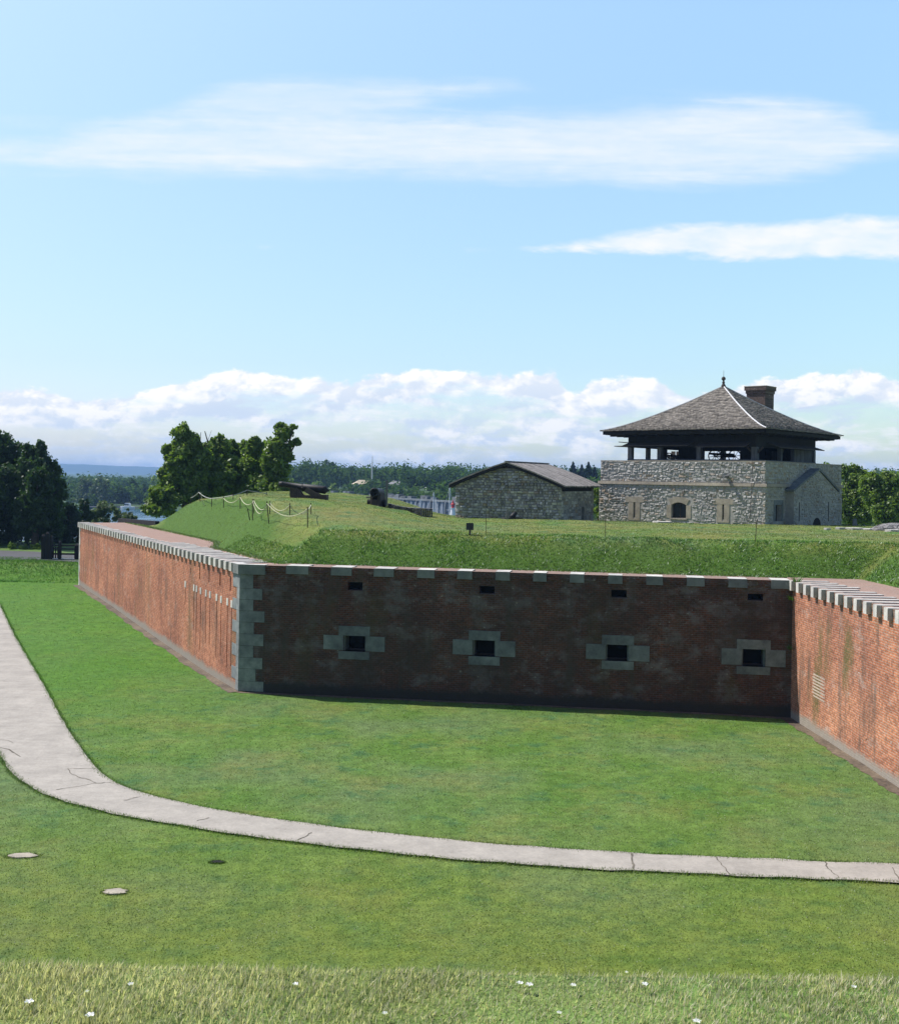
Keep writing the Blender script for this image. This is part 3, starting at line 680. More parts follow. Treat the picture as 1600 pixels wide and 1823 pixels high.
# scattered clover heads in the lawn, uncountable
x, y = frust(4200, 17.5, 45, 1.3); k = ~inpath(x, y) & ((y-A.y)*nD.y+(x-A.x)*nD.x < -1) & ((x-C_.x)*nR.x+(y-C_.y)*nR.y < -.8); k &= ((x-A.x)*nL.x+(y-A.y)*nL.y < -1) | (y < 40)
x, y = x[k], y[k]; n = len(x); s = .012*RNG.uniform(.6, 1.2, n); z = G(x, y)+.05
V = np.stack([np.stack([x+s*a, y+s*b, z+s*c], 1) for a, b, c in ((-1,0,0),(1,0,0),(0,-1,0),(0,1,0),(0,0,-1),(0,0,1))], 1)
b = np.arange(n)[:, None]*6; Fc = np.concatenate([b+list(f) for f in ((0,2,5),(2,1,5),(1,3,5),(3,0,5),(2,0,4),(1,2,4))], 0)
clover_m = mat('clover_white', col=(.42,.45,.30), rough=1); tag(npmesh('clover_heads', V.reshape(-1, 3), Fc, clover_m), 'tiny pale clover heads scattered through the mown lawn', 'clover', kind='stuff')

# pale flowers in the foreground
fl = [(52,1783,1.3,'largest white flower at the bottom left'),(160,1807,1.3,'white flower near the bottom edge, right of the largest one'),(232,1752,1.0,'white flower upper of the left cluster'),(155,1765,.6,'small faded flower left of centre-left cluster'),(526,1752,.9,'white flower standing alone left of the middle'),(685,1804,.9,'white flower low in the grass just left of the middle'),(925,1750,1.1,'left of the two white flowers growing close together'),(942,1753,1.1,'right of the two white flowers growing close together'),(1020,1754,.9,'white flower between the close pair and the big right one'),(995,1803,.9,'white flower low in the grass right of the middle'),(1148,1752,1.2,'big white flower in the right half'),(1240,1818,1.3,'pinkish white flower touching the bottom edge'),(1520,1757,.8,'white flower near the right end of the crest'),(1115,1731,.6,'small flower right on the crest line')]
petal_m = mat('petal', lambda t: leafy(t, t.mix(0.0, (.80,.78,.80), (.8,.8,.8))))
fp = None
for i, (px, py, s, lab) in enumerate(fl):
    z = 7.8+.03; p = onz(px, py, z); e = empty('wildflower', (p.x, p.y, 7.8), random.uniform(0, 6), lab+', in bleached grass', 'flower', 'white wildflowers in the crest grass'); s *= 1.25
    if fp is None:
        mb = MB(); vs = [(0,0,.026)]; 
        for k in range(15):
            t = 2*math.pi*k/15; r = .0085 if k % 3 else .0055; vs.append((math.cos(t)*r, math.sin(t)*r, .031+.002*math.sin(k*2.4)))
        mb.add(vs, [(0, 1+k, 1+(k+1) % 15) for k in range(15)]); a = mb.build('petals', petal_m, e)
        b = MB().tube([(0,0,0),(0,0,.026)], .0008, 5).build('stem', blade_m, e); fp = (a, b)
    else:
        for o in fp: c = o.copy(); COL.objects.link(c); c.parent = e
    e.scale = (s, s, 1)

# flat stones and a drain hole in the near lawn
for (px, py, rx, ry, m, nm, lab, cat) in ((40,1525,.34,.17,stone_tan,'flat_stone','flat pale stone sunk in the lawn at the far left below the path','stone'),(205,1590,.25,.17,stone_tan,'flat_stone','pinkish flat stone set in the grass, nearest the camera','stone'),(386,1537,.16,.09,void_m,'drain_hole','dark sunken drain hole in the grass below the path','drain'),(1268-0,0,0,0,None,'','','')):
    if m is None: continue
    p = gp(px, py); mb = MB(); k = 14; vs = [(0,0,.022)]+[(math.cos(t*2*math.pi/k)*rx*(1+.22*math.sin(t*3.7+px)), math.sin(t*2*math.pi/k)*ry*(1+.15*math.cos(t*2)), .018) for t in range(k)]+[(math.cos(t*2*math.pi/k)*rx*1.05, math.sin(t*2*math.pi/k)*ry*1.05, -.05) for t in range(k)]
    mb.add(vs, [(0, 1+t, 1+(t+1) % k) for t in range(k)]+[(1+t, 1+k+t, 1+k+(t+1) % k, 1+(t+1) % k) for t in range(k)]); o = mb.build(nm, m); o.location = (p.x, p.y, float(G(p.x, p.y))+.012); tag(o, lab, cat)
    an = RNG.uniform(0, 6.283, 420); rr_ = RNG.uniform(.8, 1.4, 420); x = p.x+np.cos(an)*rx*rr_; y = p.y+np.sin(an)*ry*rr_; blades('stone_edge_grass', x, y, G(x, y), .065, .010, .9, blade_m, 'grass growing over the rim of a stone sunk in the lawn')

# ------------------------------------------------------------------ stone redoubt
def rubble(mb, u0, u1, z0, z1, holes, fn, row=(.11,.22), wid=(.14,.46), pr=(.012,.048), g=.006, step=None):
    """field of roughly squared stones with real relief; fn maps (u, depth, z) to the face"""
    z = z0
    while z < z1-.05:
        h = min(random.uniform(*row), z1-z); u = u0
        if z1-(z+h) < .09: h = z1-z
        while u < u1-.03:
            w = min(random.uniform(*wid), u1-u)
            if u1-(u+w) < .12: w = u1-u
            parts = [(z, z+h)]
            if w > .35 and h > .26 and random.random() < .4: m_ = z+h*random.uniform(.4, .6); parts = [(z, m_), (m_, z+h)]
            for a, b in parts:
                cu, cz = u+w/2, (a+b)/2
                if any(q[0]-.02 < u+w and q[1]+.02 > u and q[2]-.02 < b and q[3]+.02 > a for q in holes): continue
                if step and not step(cu, b): continue
                p = random.uniform(*pr); ins = min(.05, (b-a)*.2, w*.2); j = lambda: random.uniform(-.018, .018)
                x0, x1, y0, y1 = u+g+j(), u+w-g+j(), a+g*.6, b-g*.6
                o = [(x0, 0, y0), (x1, 0, y0+j()), (x1, 0, y1), (x0, 0, y1+j())]; tl_ = random.uniform(-.03, .03); tz = random.uniform(-.03, .03)
                i = [(x0+ins+j(), -p-tl_-tz, y0+ins*.7+j()*.5), (x1-ins+j(), -p+tl_-tz, y0+ins*.7+j()*.5), (x1-ins+j(), -p+tl_+tz, y1-ins*.7+j()*.5), (x0+ins+j(), -p-tl_+tz, y1-ins*.7+j()*.5)]
                mb.add([fn(v) for v in o+i], [(4,5,6,7),(0,1,5,4),(1,2,6,5),(2,3,7,6),(3,0,4,7)])
            u += w
        z += h
    return mb
TH = math.radians(40.7); M0 = at(1363, 860, 80); S = 14.0
ex = Vector((math.cos(TH), -math.sin(TH))); ey = Vector((math.sin(TH), math.cos(TH)))
tc2 = Vector((M0.x, M0.y)) + ey*(S/2) - ex*(S/2)
def zpx(py, px, D): return at(px, py, D).z
Zc0, Zc1, Zp = 9.12, 9.34, 10.92
def tl(px, face='f', z=None, py=None):
    """local coordinate on the tower's front (x) or right (y) face seen at a pixel"""
    if face == 'f': org = tc2-ex*(S/2)-ey*(S/2); return local_hit(px, py, org, ex)[0]-S/2, local_hit(px, py, org, ex)[1]
    org = tc2+ex*(S/2)-ey*(S/2); return local_hit(px, py, org, ey)[0]-S/2, local_hit(px, py, org, ey)[1]
T = empty('stone_redoubt', (tc2.x, tc2.y, 0), -TH, 'square grey stone tower with open timber top storey under a pyramid shingle roof', 'tower')
RZ = 3.0
fh_ = []
for (x0, x1, y0, y1, rec) in ((1127.5,1130.5,894,921,.35),(1195,1221,894,923,.35),(1285.5,1288.5,898,925,.35)):
    a, z1 = tl(x0, 'f', py=y0); b, z0 = tl(x1, 'f', py=y1); fh_.append((a+S/2, b+S/2, z0, z1, rec))
mb = MB()
def face_xf(sub, fn):
    b = len(mb.v); mb.v += [fn(v) for v in sub.v]; mb.f += [tuple(b+i for i in f) for f in sub.f]; mb.m += sub.m
bt = .14   # batter: the foot stands out
fy = lambda v: (v[0]-S/2, -S/2+v[1]-bt*max(0, (Zc0-v[2])/(Zc0-RZ))*0, v[2])
sub = MB(); wall_face(sub, S, RZ, Zc0, fh_); face_xf(sub, fy)
rh = []
for (x0, x1, y0, y1) in ((1380,1390,899,928),(1476,1484,901,934)):
    a, z1 = tl(x0, 'r', py=y0); b, z0 = tl(x1, 'r', py=y1); rh.append((a+S/2, b+S/2, z0, z1, .35))
rh = [h for h in rh if h[1] < S-.2]
sub = MB(); wall_face(sub, S, RZ, Zc0, rh); face_xf(sub, lambda v: (S/2-v[1], v[0]-S/2, v[2]))
mb.add([(S/2,S/2,RZ),(-S/2,S/2,RZ),(-S/2,S/2,Zc0),(S/2,S/2,Zc0)], [(0,1,2,3)]); mb.add([(-S/2,S/2,RZ),(-S/2,-S/2,RZ),(-S/2,-S/2,Zc0),(-S/2,S/2,Zc0)], [(0,1,2,3)])
mb.build('wall', [mortar_m, void_m], T)
surr = [(fh_[0][0]-.45, fh_[0][1]+.45, fh_[0][2]-.2, fh_[0][3]+.42), (fh_[2][0]-.45, fh_[2][1]+.45, fh_[2][2]-.2, fh_[2][3]+.42), (fh_[1][0]-.42, fh_[1][1]+.42, fh_[1][2]-.1, fh_[1][3]+.40)]
mb = MB(); rubble(mb, 0, S, 5.9, Zc0, surr, lambda v: (v[0]-S/2, -S/2+v[1], v[2])); mb.build('stone_facing', stonef_m, T)
mb = MB(); rubble(mb, 0, S, 5.9, Zc0, [(h[0]-.3, h[1]+.3, h[2]-.2, h[3]+.38) for h in rh]+[(3.4, 11.5, 5, 9.5)], lambda v: (S/2-v[1], v[0]-S/2, v[2]), pr=(.01,.045)); mb.build('stone_facing', stonef_m, T)
h = S/2+.12
mb = MB(); mb.box(-h, h, -h, h, Zc0, Zc1, 0, None, (.03,.03)); mb.build('string_course', stone_tan, T)
g = S/2-.06; mb = MB()   # parapet ring
for (x0,x1,y0,y1) in ((-g,g,-g,-g+1.1),(-g,g,g-1.1,g),(-g,-g+1.1,-g+1.1,g-1.1),(g-1.1,g,-g+1.1,g-1.1)): mb.box(x0,x1,y0,y1,Zc1,Zp-.02)
mb.build('parapet', mortar_m, T)
mb = MB(); rubble(mb, -g, g, Zc1+.01, Zp-.03, [], lambda v: (v[0], -g+v[1], v[2])); rubble(mb, -g, g, Zc1+.01, Zp-.03, [], lambda v: (g-v[1], v[0], v[2]), pr=(.01,.045)); mb.build('parapet_facing', stonef_m, T)
mb = MB()
for (x0,x1,y0,y1) in ((-g-.02,g+.02,-g-.02,-g+1.12),(-g-.02,g+.02,g-1.12,g+.02),(-g-.02,-g+1.12,-g+1.12,g-1.12),(g-1.12,g+.02,-g+1.12,g-1.12)): mb.box(x0,x1,y0,y1,Zp-.02,Zp+.05)
mb.build('parapet_cap', stone_tan, T)
# dressed stone round the openings of the front
def slab(mb, x0, x1, z0, z1, p=.03): mb.box(x0, x1, -S/2-p, -S/2+.2, z0, z1)
for i in (0, 2):
    a, b, z0, z1, _ = fh_[i]; a -= S/2; b -= S/2; mb = MB(); w = [.0,.0]
    slab(mb, a-.42, a-.002, z0-.1, z1); slab(mb, b+.002, b+.42, z0-.1, z1); slab(mb, a-.75, b+.75, z1+.003, z1+.42, .035); 
    mb.box(a-.42, b+.42, -S/2-.05, -S/2+.1, z0-.22, z0-.103); mb.build('loophole_surround', stone_tan, T)
a, b, z0, z1, _ = fh_[1]; a -= S/2; b -= S/2; mb = MB(); n = 10; c = (a+b)/2; r = (b-a)/2
slab(mb, a-.4, a-.002, z0, z1-.205); slab(mb, b+.002, b+.4, z0, z1-.205)
for k in range(n):   # segmental arch
    def pt(k, o): q = -1+2*k/n; return (c+q*(r+.02+o*.55), z1-.20+.20*(1-q*q)+o)
    q = [pt(k, 0), pt(k+1, 0), pt(k+1, .42), pt(k, .42)]
    vs = [(x, -S/2-.04, z) for x, z in q]+[(x, -S/2+.2, z) for x, z in q]; mb.add(vs, [(0,1,2,3),(3,2,6,7),(0,4,5,1),(1,5,6,2),(0,3,7,4)])
mb.box(a-.1, b+.1, -S/2-.09, -S/2+.2, z0-.1, z0-.003)
w_ = mb.build('window', stone_tan, T)
mb = MB(); mb.box(a, b, -S/2+.3, -S/2+.34, z0, z1); mb.build('pane', mat('window_glass', col=(.03,.035,.04), rough=.15, spec=.6), w_)
mb = MB(); mb.box(a, a+.07, -S/2+.22, -S/2+.3, z0, z1); mb.box(b-.07, b, -S/2+.22, -S/2+.3, z0, z1); mb.box(c-.02, c+.02, -S/2+.24, -S/2+.3, z0, z1); mb.box(a+.07, b-.07, -S/2+.22, -S/2+.3, z0, z0+.06); mb.build('frame', wood_dark, w_)
# water spouts
for (px, py) in ((1294, 849), (1068, 861), (1150, 852)):
    if px != 1294: continue
    a, z = tl(px, 'f', py=py); mb = MB(); mb.beam((a, -S/2+.1, z+.03), (a, -S/2-.55, z-.02), .2, .16); mb.build('water_spout', wood_grey, T)
# wooden downpipe / lightning cable at the corner
mb = MB(); mb.tube([(S/2-1.0, -S/2-.05, Zp), (S/2-1.0, -S/2-.16, Zc1), (S/2-1.15, -S/2-.05, 7.0), (S/2-1.4, -S/2-.04, 6.4)], .018, 5); mb.build('lightning_cable', wood_dark, T)
# gabled projection on the right face
y0, y1, pk = -3.6, 4.5, .35; p = .62; zs_, zk = 8.85, 10.40
mb = MB(); X0 = S/2-.05; X1 = S/2+p
pr = [(y0, RZ), (y1, RZ), (y1, zs_), ((y0+y1)/2+pk, zk), (y0, zs_)]
vs = [(X0, y, z) for y, z in pr]+[(X1, y, z) for y, z in pr]
mb.add(vs, [(5,6,7,8,9),(0,5,9,4),(1,2,7,6),(2,3,8,7),(3,4,9,8)]); po = mb.build('gabled_projection', mortar_m, T)
mb = MB(); k = ((y0+y1)/2+pk, zk)
for (a, b) in (((y0-.25, zs_-.08), k), (k, (y1+.25, zs_-.08))):
    vs = [(X0, a[0], a[1]+.02), (X0, b[0], b[1]+.02), (X0, b[0], b[1]+.18), (X0, a[0], a[1]+.18)]+[(X1+.1, a[0], a[1]+.02), (X1+.1, b[0], b[1]+.02), (X1+.1, b[0], b[1]+.18), (X1+.1, a[0], a[1]+.18)]
    mb.add(vs, [(4,5,6,7),(0,4,7,3),(3,7,6,2),(0,1,5,4),(1,2,6,5)])
mb.build('gable_coping', stone_grey, po)
mb = MB(); rubble(mb, y0, y1, 5.9, zk, [(y0+.8,y0+1.1,6.5,8.1),(y1-1.85,y1-1.55,6.4,8.1),(-.2,1.4,5.8,6.85)], lambda v: (X1+0-v[1], v[0], v[2]), pr=(.01,.04), step=lambda u, z: z < float(np.interp(u, [y0, (y0+y1)/2+pk, y1], [zs_, zk, zs_]))-.03); mb.build('stone_facing', stonef_m, po)
for (yy, z0, z1) in ((y0+.95, 6.6, 8.0), (y1-1.7, 6.5, 8.0)): MB().box(X1-.02, X1+.012, yy-.06, yy+.06, z0, z1).build('loophole', void_m, po)
mb = MB(); n = 8; cy = .6; vs = [(X1+.012, cy, 6.2)]+[(X1+.012, cy+.75*math.cos(math.pi*i/n), 6.2+.62*math.sin(math.pi*i/n)) for i in range(n+1)]
mb.add(vs, [(0, i+1, i+2) for i in range(n)]); mb.build('cellar_arch', void_m, po)
for hh in rh:
    a, b, z0, z1, _ = hh; a -= S/2; b -= S/2; mb = MB()
    for (q0, q1, w0, w1) in ((a-.3, a-.002, z0, z1), (b+.002, b+.3, z0, z1), (a-.3, b+.3, z1+.002, z1+.35)): mb.box(S/2-.2, S/2+.03, q0, q1, w0, w1)
    mb.build('door_surround', stone_grey, T)
# timber storey
Q = 5.25; zf = 10.45; zb = 12.45
mb = MB(); mb.box(-g+1.1, g-1.1, -g+1.1, g-1.1, zf-.25, zf); mb.build('gun_deck', wood_grey, T)
mb = MB()
for (x0,x1,y0,y1) in ((-Q-.2,Q+.2,-Q-.2,-Q+.15),(-Q-.2,Q+.2,Q-.15,Q+.2),(-Q-.2,-Q+.15,-Q+.15,Q-.15),(Q-.15,Q+.2,-Q+.15,Q-.15)): mb.box(x0,x1,y0,y1,zf,Zp+.18)
mb.build('sill_beam', wood_blue, T)
mb = MB()
for (x0,x1,y0,y1) in ((-Q-.16,Q+.16,-Q-.16,-Q+.14),(-Q-.16,Q+.16,Q-.14,Q+.16),(-Q-.16,-Q+.14,-Q+.14,Q-.14),(Q-.14,Q+.16,-Q+.14,Q-.14)): mb.box(x0,x1,y0,y1,zb-.42,13.0)
mb.build('wall_plate', wood_black, T)
def fx(px, yloc=-Q):   # local x on a plane parallel to the front face at local y
    org = tc2+ey*yloc; return local_hit(px, 800, org, ex)[0]
def ry(px, xloc=Q):
    org = tc2+ex*xloc; return local_hit(px, 800, org, ey)[0]
def post(x, y, w): MB().box(x-w/2, x+w/2, y-w/2, y+w/2, Zp+.18, zb-.42).build('post', wood_blue, T)
post(-Q, -Q, .36); post(fx(1344), -Q, .42); post(Q, -Q, .36)
for px in (1175, 1245): post(fx(px), -Q, .34)
for px in (1388, 1412): post(Q, ry(px), .3)
post(Q, Q, .36); post(-Q, Q, .36); post(-Q, 0, .34); post(-Q, -2.6, .3); post(2.0, Q, .36); post(-2.6, Q, .36)
def ywall(x, ya, yb, m=wood_blue): 
    mb = MB(); n = max(1, int((yb-ya)/.24))
    for i in range(n): a = ya+(yb-ya)*i/n; mb.box(x-.05-.01*(i % 2), x+.05, a, a+(yb-ya)/n-.012, Zp+.18, zb-.42)
    mb.build('board_wall', m, T)
def xwall(y, xa, xb, m=wood_dark):
    mb = MB(); n = max(1, int((xb-xa)/.24))
    for i in range(n): a = xa+(xb-xa)*i/n; mb.box(a, a+(xb-xa)/n-.012, y-.05-.01*(i % 2), y+.05, Zp+.18, zb-.42)
    mb.build('board_wall', m, T)
ywall(Q, ry(1412)+.17, Q-.17); 
xwall(Q, fx(1222, Q), fx(1254, Q)); xwall(Q, fx(1321, Q), Q-.2, wood_black); xwall(Q, fx(1195, Q), fx(1202, Q)); xwall(Q, fx(1204,Q), fx(1212,Q))
ywall(-Q, ry(1176, -Q), ry(1187, -Q)) if ry(1187, -Q) > ry(1176, -Q) else None
MB().box(fx(1214, -1), fx(1248, -1), -1.6, -.4, zf, 12.97).build('inner_partition', wood_black, T); MB().box(fx(1322, 1.5), fx(1343, 1.5), 1, 3.4, zf, 12.97).build('inner_partition', wood_black, T)
# knee braces
for (x, y, dx, dy) in ((fx(1344), -Q, 1, 0), (fx(1344), -Q, -1, 0), (Q, ry(1388), 0, 1)):
    MB().beam((x, y-.0, zb-1.0), (x+dx*.62, y+dy*.62, zb-.44), .13, .13).build('knee_brace', wood_dark, T)
# hinged shutters propped open
def shutter(p0, p1, out, drop=.25, L=.95):
    p0 = Vector(p0); p1 = Vector(p1); o = Vector(out); a = p0; b = p1; d = o*L+Vector((0,0,-drop)); t = Vector((0,0,.06))
    MB().add([a, b, b+d, a+d, a+t, b+t, b+d+t, a+d+t], [(0,3,2,1),(4,5,6,7),(0,1,5,4),(1,2,6,5),(2,3,7,6),(3,0,4,7)]).build('shutter', wood_dark, T)
zh = zb-.1
shutter((-Q-.1,-Q-.17,zh), (fx(1235),-Q-.17,zh), (0,-1,0)); shutter((fx(1250),-Q-.17,zh-.02), (fx(1338),-Q-.17,zh-.02), (0,-1,0), .35)
shutter((Q+.17,ry(1362)-.2,zh), (Q+.17,ry(1440),zh), (1,0,0), .35, 1.1); shutter((-Q-.17,-Q,zh+.02), (-Q-.17,Q,zh+.02), (-1,0,0), -.08, 1.0); shutter((-Q-.17,-Q,zh-.22), (-Q-.17,-2,zh-.22), (-1,0,0), .02, 1.4)
# soffit with rafters, bell-cast shingle roof
prof = [(.12,16.98),(1.0,16.38),(2.0,15.72),(3.0,15.12),(4.0,14.55),(5.0,14.03),(5.8,13.67),(6.4,13.44),(6.95,13.28)]
def rz_(r): return float(np.interp(r, [p[0] for p in prof], [p[1] for p in prof]))
mb = MB(); RM = 6.85
for k in range(4):
    c, s = [(1,0),(0,1),(-1,0),(0,-1)][k]; rot = lambda x, y: (x*c-y*s, x*s+y*c)
    for (r0, z0), (r1, z1) in zip(prof, prof[1:]):
        vs = [(*rot(-r0, -r0), z0-.05), (*rot(r0, -r0), z0-.05), (*rot(r1, -r1), z1-.05), (*rot(-r1, -r1), z1-.05)]; mb.add(vs, [(0,3,2,1)])
mb.build('roof_deck', wood_black, T)
mb = MB(); mb.box(-6.7, 6.7, -6.7, 6.7, 12.98, 13.02); 
for k in range(4):
    c, s = [(1,0),(0,1),(-1,0),(0,-1)][k]; Mr = Matrix.Rotation(k*math.pi/2, 4, 'Z')
    mb.box(-6.86, 6.86, -6.86, -6.72, 13.0, 13.24, 0, Mr)
    for i in range(13): x = -6+i; mb.beam(Mr @ Vector((x, -5.4, 12.93)), Mr @ Vector((x, -6.7, 12.93)), .12, .12)
mb.build('eaves', wood_black, T)
V = []; Fq = []
for k in range(4):
    c, s = [(1,0),(0,1),(-1,0),(0,-1)][k]; nrow = 30
    for i in range(nrow):
        r0 = .1+(6.98-.1)*i/nrow; r1 = r0+(6.98-.1)/nrow+.07
        n = max(1, int(2*r1/.26)); off = random.random()*.26; xs_ = [-r1]+[x for x in [ -r1+off+j*.26*1.0 for j in range(n+1)] if -r1+.05 < x < r1-.05]+[r1]
        for x0, x1 in zip(xs_, xs_[1:]):
            j = random.uniform(-.03, .035); lift = .055+random.uniform(0, .04); rr1 = r1+j; za, zb_ = rz_(r0)+.004, rz_(min(rr1, 6.98))+lift
            f = r0/r1; X0_, X1_ = (x0 if abs(x0) <= r0 else math.copysign(r0, x0)), (x1 if abs(x1) <= r0 else math.copysign(r0, x1))
            if abs(X1_-X0_) < 1e-3: X0_, X1_ = x0*f, x1*f
            q = [(X0_, -r0, za), (X1_, -r0, za), (x1-.008, -rr1, zb_), (x0+.008, -rr1, zb_), (x1-.008, -rr1, zb_-.07), (x0+.008, -rr1, zb_-.07)]
            b = len(V); V += [(x*c-y*s, x*s+y*c, z) for x, y, z in q]; Fq += [(b, b+3, b+2, b+1), (b+3, b+5, b+4, b+2)]
sh = MB(); sh.v = V; sh.f = Fq; sh.m = [0]*len(Fq); rf = sh.build('roof', shingle_m, T)
for k in range(4):
    Mr = Matrix.Rotation(k*math.pi/2, 4, 'Z'); MB().tube([Mr @ Vector((r, -r, rz_(r)+.05)) for r in [.1, 1,2,3,4,5,5.8,6.4,6.95]], .055, 6).build('hip_cap', lead_m, rf)
mb = MB(); zz = 16.9
def lathe(mb, prof, c=(0,0,0), n=12, m=0):
    vs = [(c[0]+r*math.cos(2*math.pi*k/n), c[1]+r*math.sin(2*math.pi*k/n), c[2]+z) for r, z in prof for k in range(n)]
    return mb.add(vs, [(i*n+k, i*n+(k+1) % n, (i+1)*n+(k+1) % n, (i+1)*n+k) for i in range(len(prof)-1) for k in range(n)], m)
lathe(mb, [(.22,0),(.2,.12),(.17,.25),(.10,.36),(.09,.46),(.14,.5),(.07,.55),(.06,.62),(.15,.70),(.17,.78),(.13,.88),(.05,.95),(.015,.96),(.012,1.45),(0,1.46)], (0,0,zz))
mb.build('finial', wood_dark, rf, smooth=False)
chp = at(1353, 700, 93); d = Vector((chp.x, chp.y))-tc2; cx, cy = d.dot(ex), d.dot(ey)
mb = MB(); w = .82; mb.box(cx-w, cx+w, cy-w, cy+w, 13.0, 16.75); mb.box(cx-w-.06, cx+w+.06, cy-w-.06, cy+w+.06, 16.75, 17.0); mb.box(cx-w-.14, cx+w+.14, cy-w-.14, cy+w+.14, 17.0, 17.3)
mb.build('chimney', mat('chimney_brick', lambda t: f_brick(t, (.16,.115,.095), (.10,.08,.07), (.17,.14,.12), .5, .3, .4, fh=0, tops=False)), rf)
mb = MB(); mb.box(cx-w-.16, cx+w+.16, cy-w-.16, cy+w+.16, 17.3, 17.36); mb.box(cx-.3, cx+.3, cy-.3, cy+.3, 17.36, 17.40); mb.build('chimney_cap', stone_tan, rf)

# field guns: spoked wheels, trail and barrel
def field_gun(loc, rz, label, sc=1.0):
    e = empty('field_gun', loc, rz, label, 'cannon', 'guns inside the tower'); R = .54*sc
    for sx in (-1, 1):
      for yy in (-.3, .3):
        w = MB(); x = sx*.80*sc; w.torus((x,yy,R), (1,0,0), (0,0,1), R-.04, .04, 28, 6)
        for k in range(8): t = math.pi*k/4+.2; w.tube([(x+.07*math.cos(t),yy,R+.07*math.sin(t)), (x+(R-.06)*math.cos(t),yy,R+(R-.06)*math.sin(t))], .02, 5)
        w.tube([(x,yy-.08,R),(x,yy+.08,R)], .09, 10); w.build('wheel', wood_black, e)
    b = MB(); b.tube([(-1.3*sc,0,R+.2),(-1.2*sc,0,R+.2),(-.6*sc,0,R+.16),(0,0,R+.12),(.7*sc,0,R+.08),(.8*sc,0,R+.08)], [.1,.085,.10,.12,.15,.06], 12); b.tube([(0,-.2,R+.12),(0,.2,R+.12)], .04, 8); b.build('barrel', iron_m, e, smooth=True)
    c = MB(); c.box(-.8*sc,.8*sc,-.15,.15,R-.10,R+.0)
    for sx in (-1, 1): c.tube([(sx*.8*sc,-.3,R),(sx*.8*sc,.3,R)], .05, 8)
    c.tube([(.1,0,R+.2),(.1,0,R+.36)], .025, 6); c.tube([(-.1,0,R+.2),(-.1,0,R+.33)], .025, 6); c.build('carriage', wood_black, e); return e
def tw(x, y, z=zf): p = tc2+ex*x+ey*y; return (p.x, p.y, z)
xg = fx(1290, 2.6); field_gun(tw(xg, 2.6, zf+.55), -.24, 'black field gun seen between its two spoked wheels in the tower\'s wide middle opening')
xg = fx(1204, 2.0); field_gun(tw(xg, 2.0, zf+.5), -.21, 'black gun partly seen in the tower\'s narrow left openings', .8)

# ------------------------------------------------------------------ stone magazine
T2 = math.radians(25); N0 = at(1000, 860, 80); ax = Vector((math.cos(T2), -math.sin(T2))); ay = Vector((math.sin(T2), math.cos(T2)))
W2, D2_ = 8.3, 7.4; o2 = Vector((N0.x, N0.y))-ax*W2
Mg = empty('stone_magazine', (o2.x, o2.y, 0), -T2, 'low grey rubble-stone building with curved gable and overhanging board roof', 'building')
ze, zr = 9.0, 10.15; xr = W2*.50
nn = 16; top = [(W2*i/nn, ze+(zr-ze)*math.sin(math.pi*i/nn)**.8 if 0 < i < nn else ze) for i in range(nn+1)]
mb = MB(); vs = [(x, 0, 4.0) for x, z in top]+[(x, 0, z) for x, z in top]; mb.add(vs, [(i, i+1, nn+2+i, nn+1+i) for i in range(nn)])
vs = [(x, D2_, 4.0) for x, z in top]+[(x, D2_, z) for x, z in top]; mb.add(vs, [(i, nn+1+i, nn+2+i, i+1) for i in range(nn)])
sub = MB(); wall_face(sub, D2_, 4.0, 8.55, [(4.6,5.15,5.5,7.35,.4)]); b_ = len(mb.v); mb.v += [(W2-v[1], v[0], v[2]) for v in sub.v]; mb.f += [tuple(b_+i for i in f) for f in sub.f]; mb.m += sub.m
mb.add([(0,0,4),(0,D2_,4),(0,D2_,ze),(0,0,ze)], [(0,3,2,1)])
mb.build('wall', [mortar_d, void_m], Mg)
mb = MB(); rubble(mb, 0, W2, 5.9, zr, [], lambda v: (v[0], v[1], v[2]), row=(.11,.22), wid=(.14,.45), pr=(.03,.15), step=lambda u, z: z < float(np.interp(u, [q[0] for q in top], [q[1] for q in top]))-.02); mb.build('stone_facing', stoned_m, Mg)
mb = MB(); rubble(mb, 0, D2_, 5.9, 8.53, [(4.5,5.25,5.4,7.45)], lambda v: (W2-v[1], v[0], v[2]), row=(.15,.30), wid=(.2,.6), pr=(.01,.05)); mb.build('stone_facing', stoned_m, Mg)
for (xa, xb) in ((W2-.5, W2-.16), (.16, .5)): MB().box(xa, xb, .3, D2_-.1, 8.50, 9.05).build('eaves_recess', wood_black, Mg)
# roof boards, laid down the slope
rz0 = 9.05; rk = 10.62; ov = .42; V = []; mb = MB(); yb0, yb1 = -.38, D2_+1.0; n = 34
def roofz(x): t = abs(x-xr)/(W2/2+ov); return rk-(rk-rz0+.12)*(t*.82+.18*t*t)
for side in (-1, 1):
    for i in range(n):
        a = yb0+(yb1-yb0)*i/n; b = a+(yb1-yb0)/n-.01; th = .07+.03*random.random(); e = ov+random.uniform(-.05, .05); lift = random.uniform(0, .02); xs_ = [xr]+[xr+side*(W2/2+e)*q for q in (.25,.5,.75,1)]
        for x0, x1 in zip(xs_, xs_[1:]):
            z0, z1 = roofz(x0)+lift, roofz(x1)+lift; q = [(x0,a,z0),(x0,b,z0),(x1,b,z1),(x1,a,z1),(x0,a,z0-th),(x0,b,z0-th),(x1,b,z1-th),(x1,a,z1-th)]
            mb.add(q, [(0,3,2,1),(4,5,6,7),(0,4,7,3),(1,2,6,5),(2,3,7,6)] if side > 0 else [(0,1,2,3),(4,7,6,5),(0,3,7,4),(1,5,6,2),(2,6,7,3)])
rr = mb.build('roof', board_m, Mg)
mb = MB()
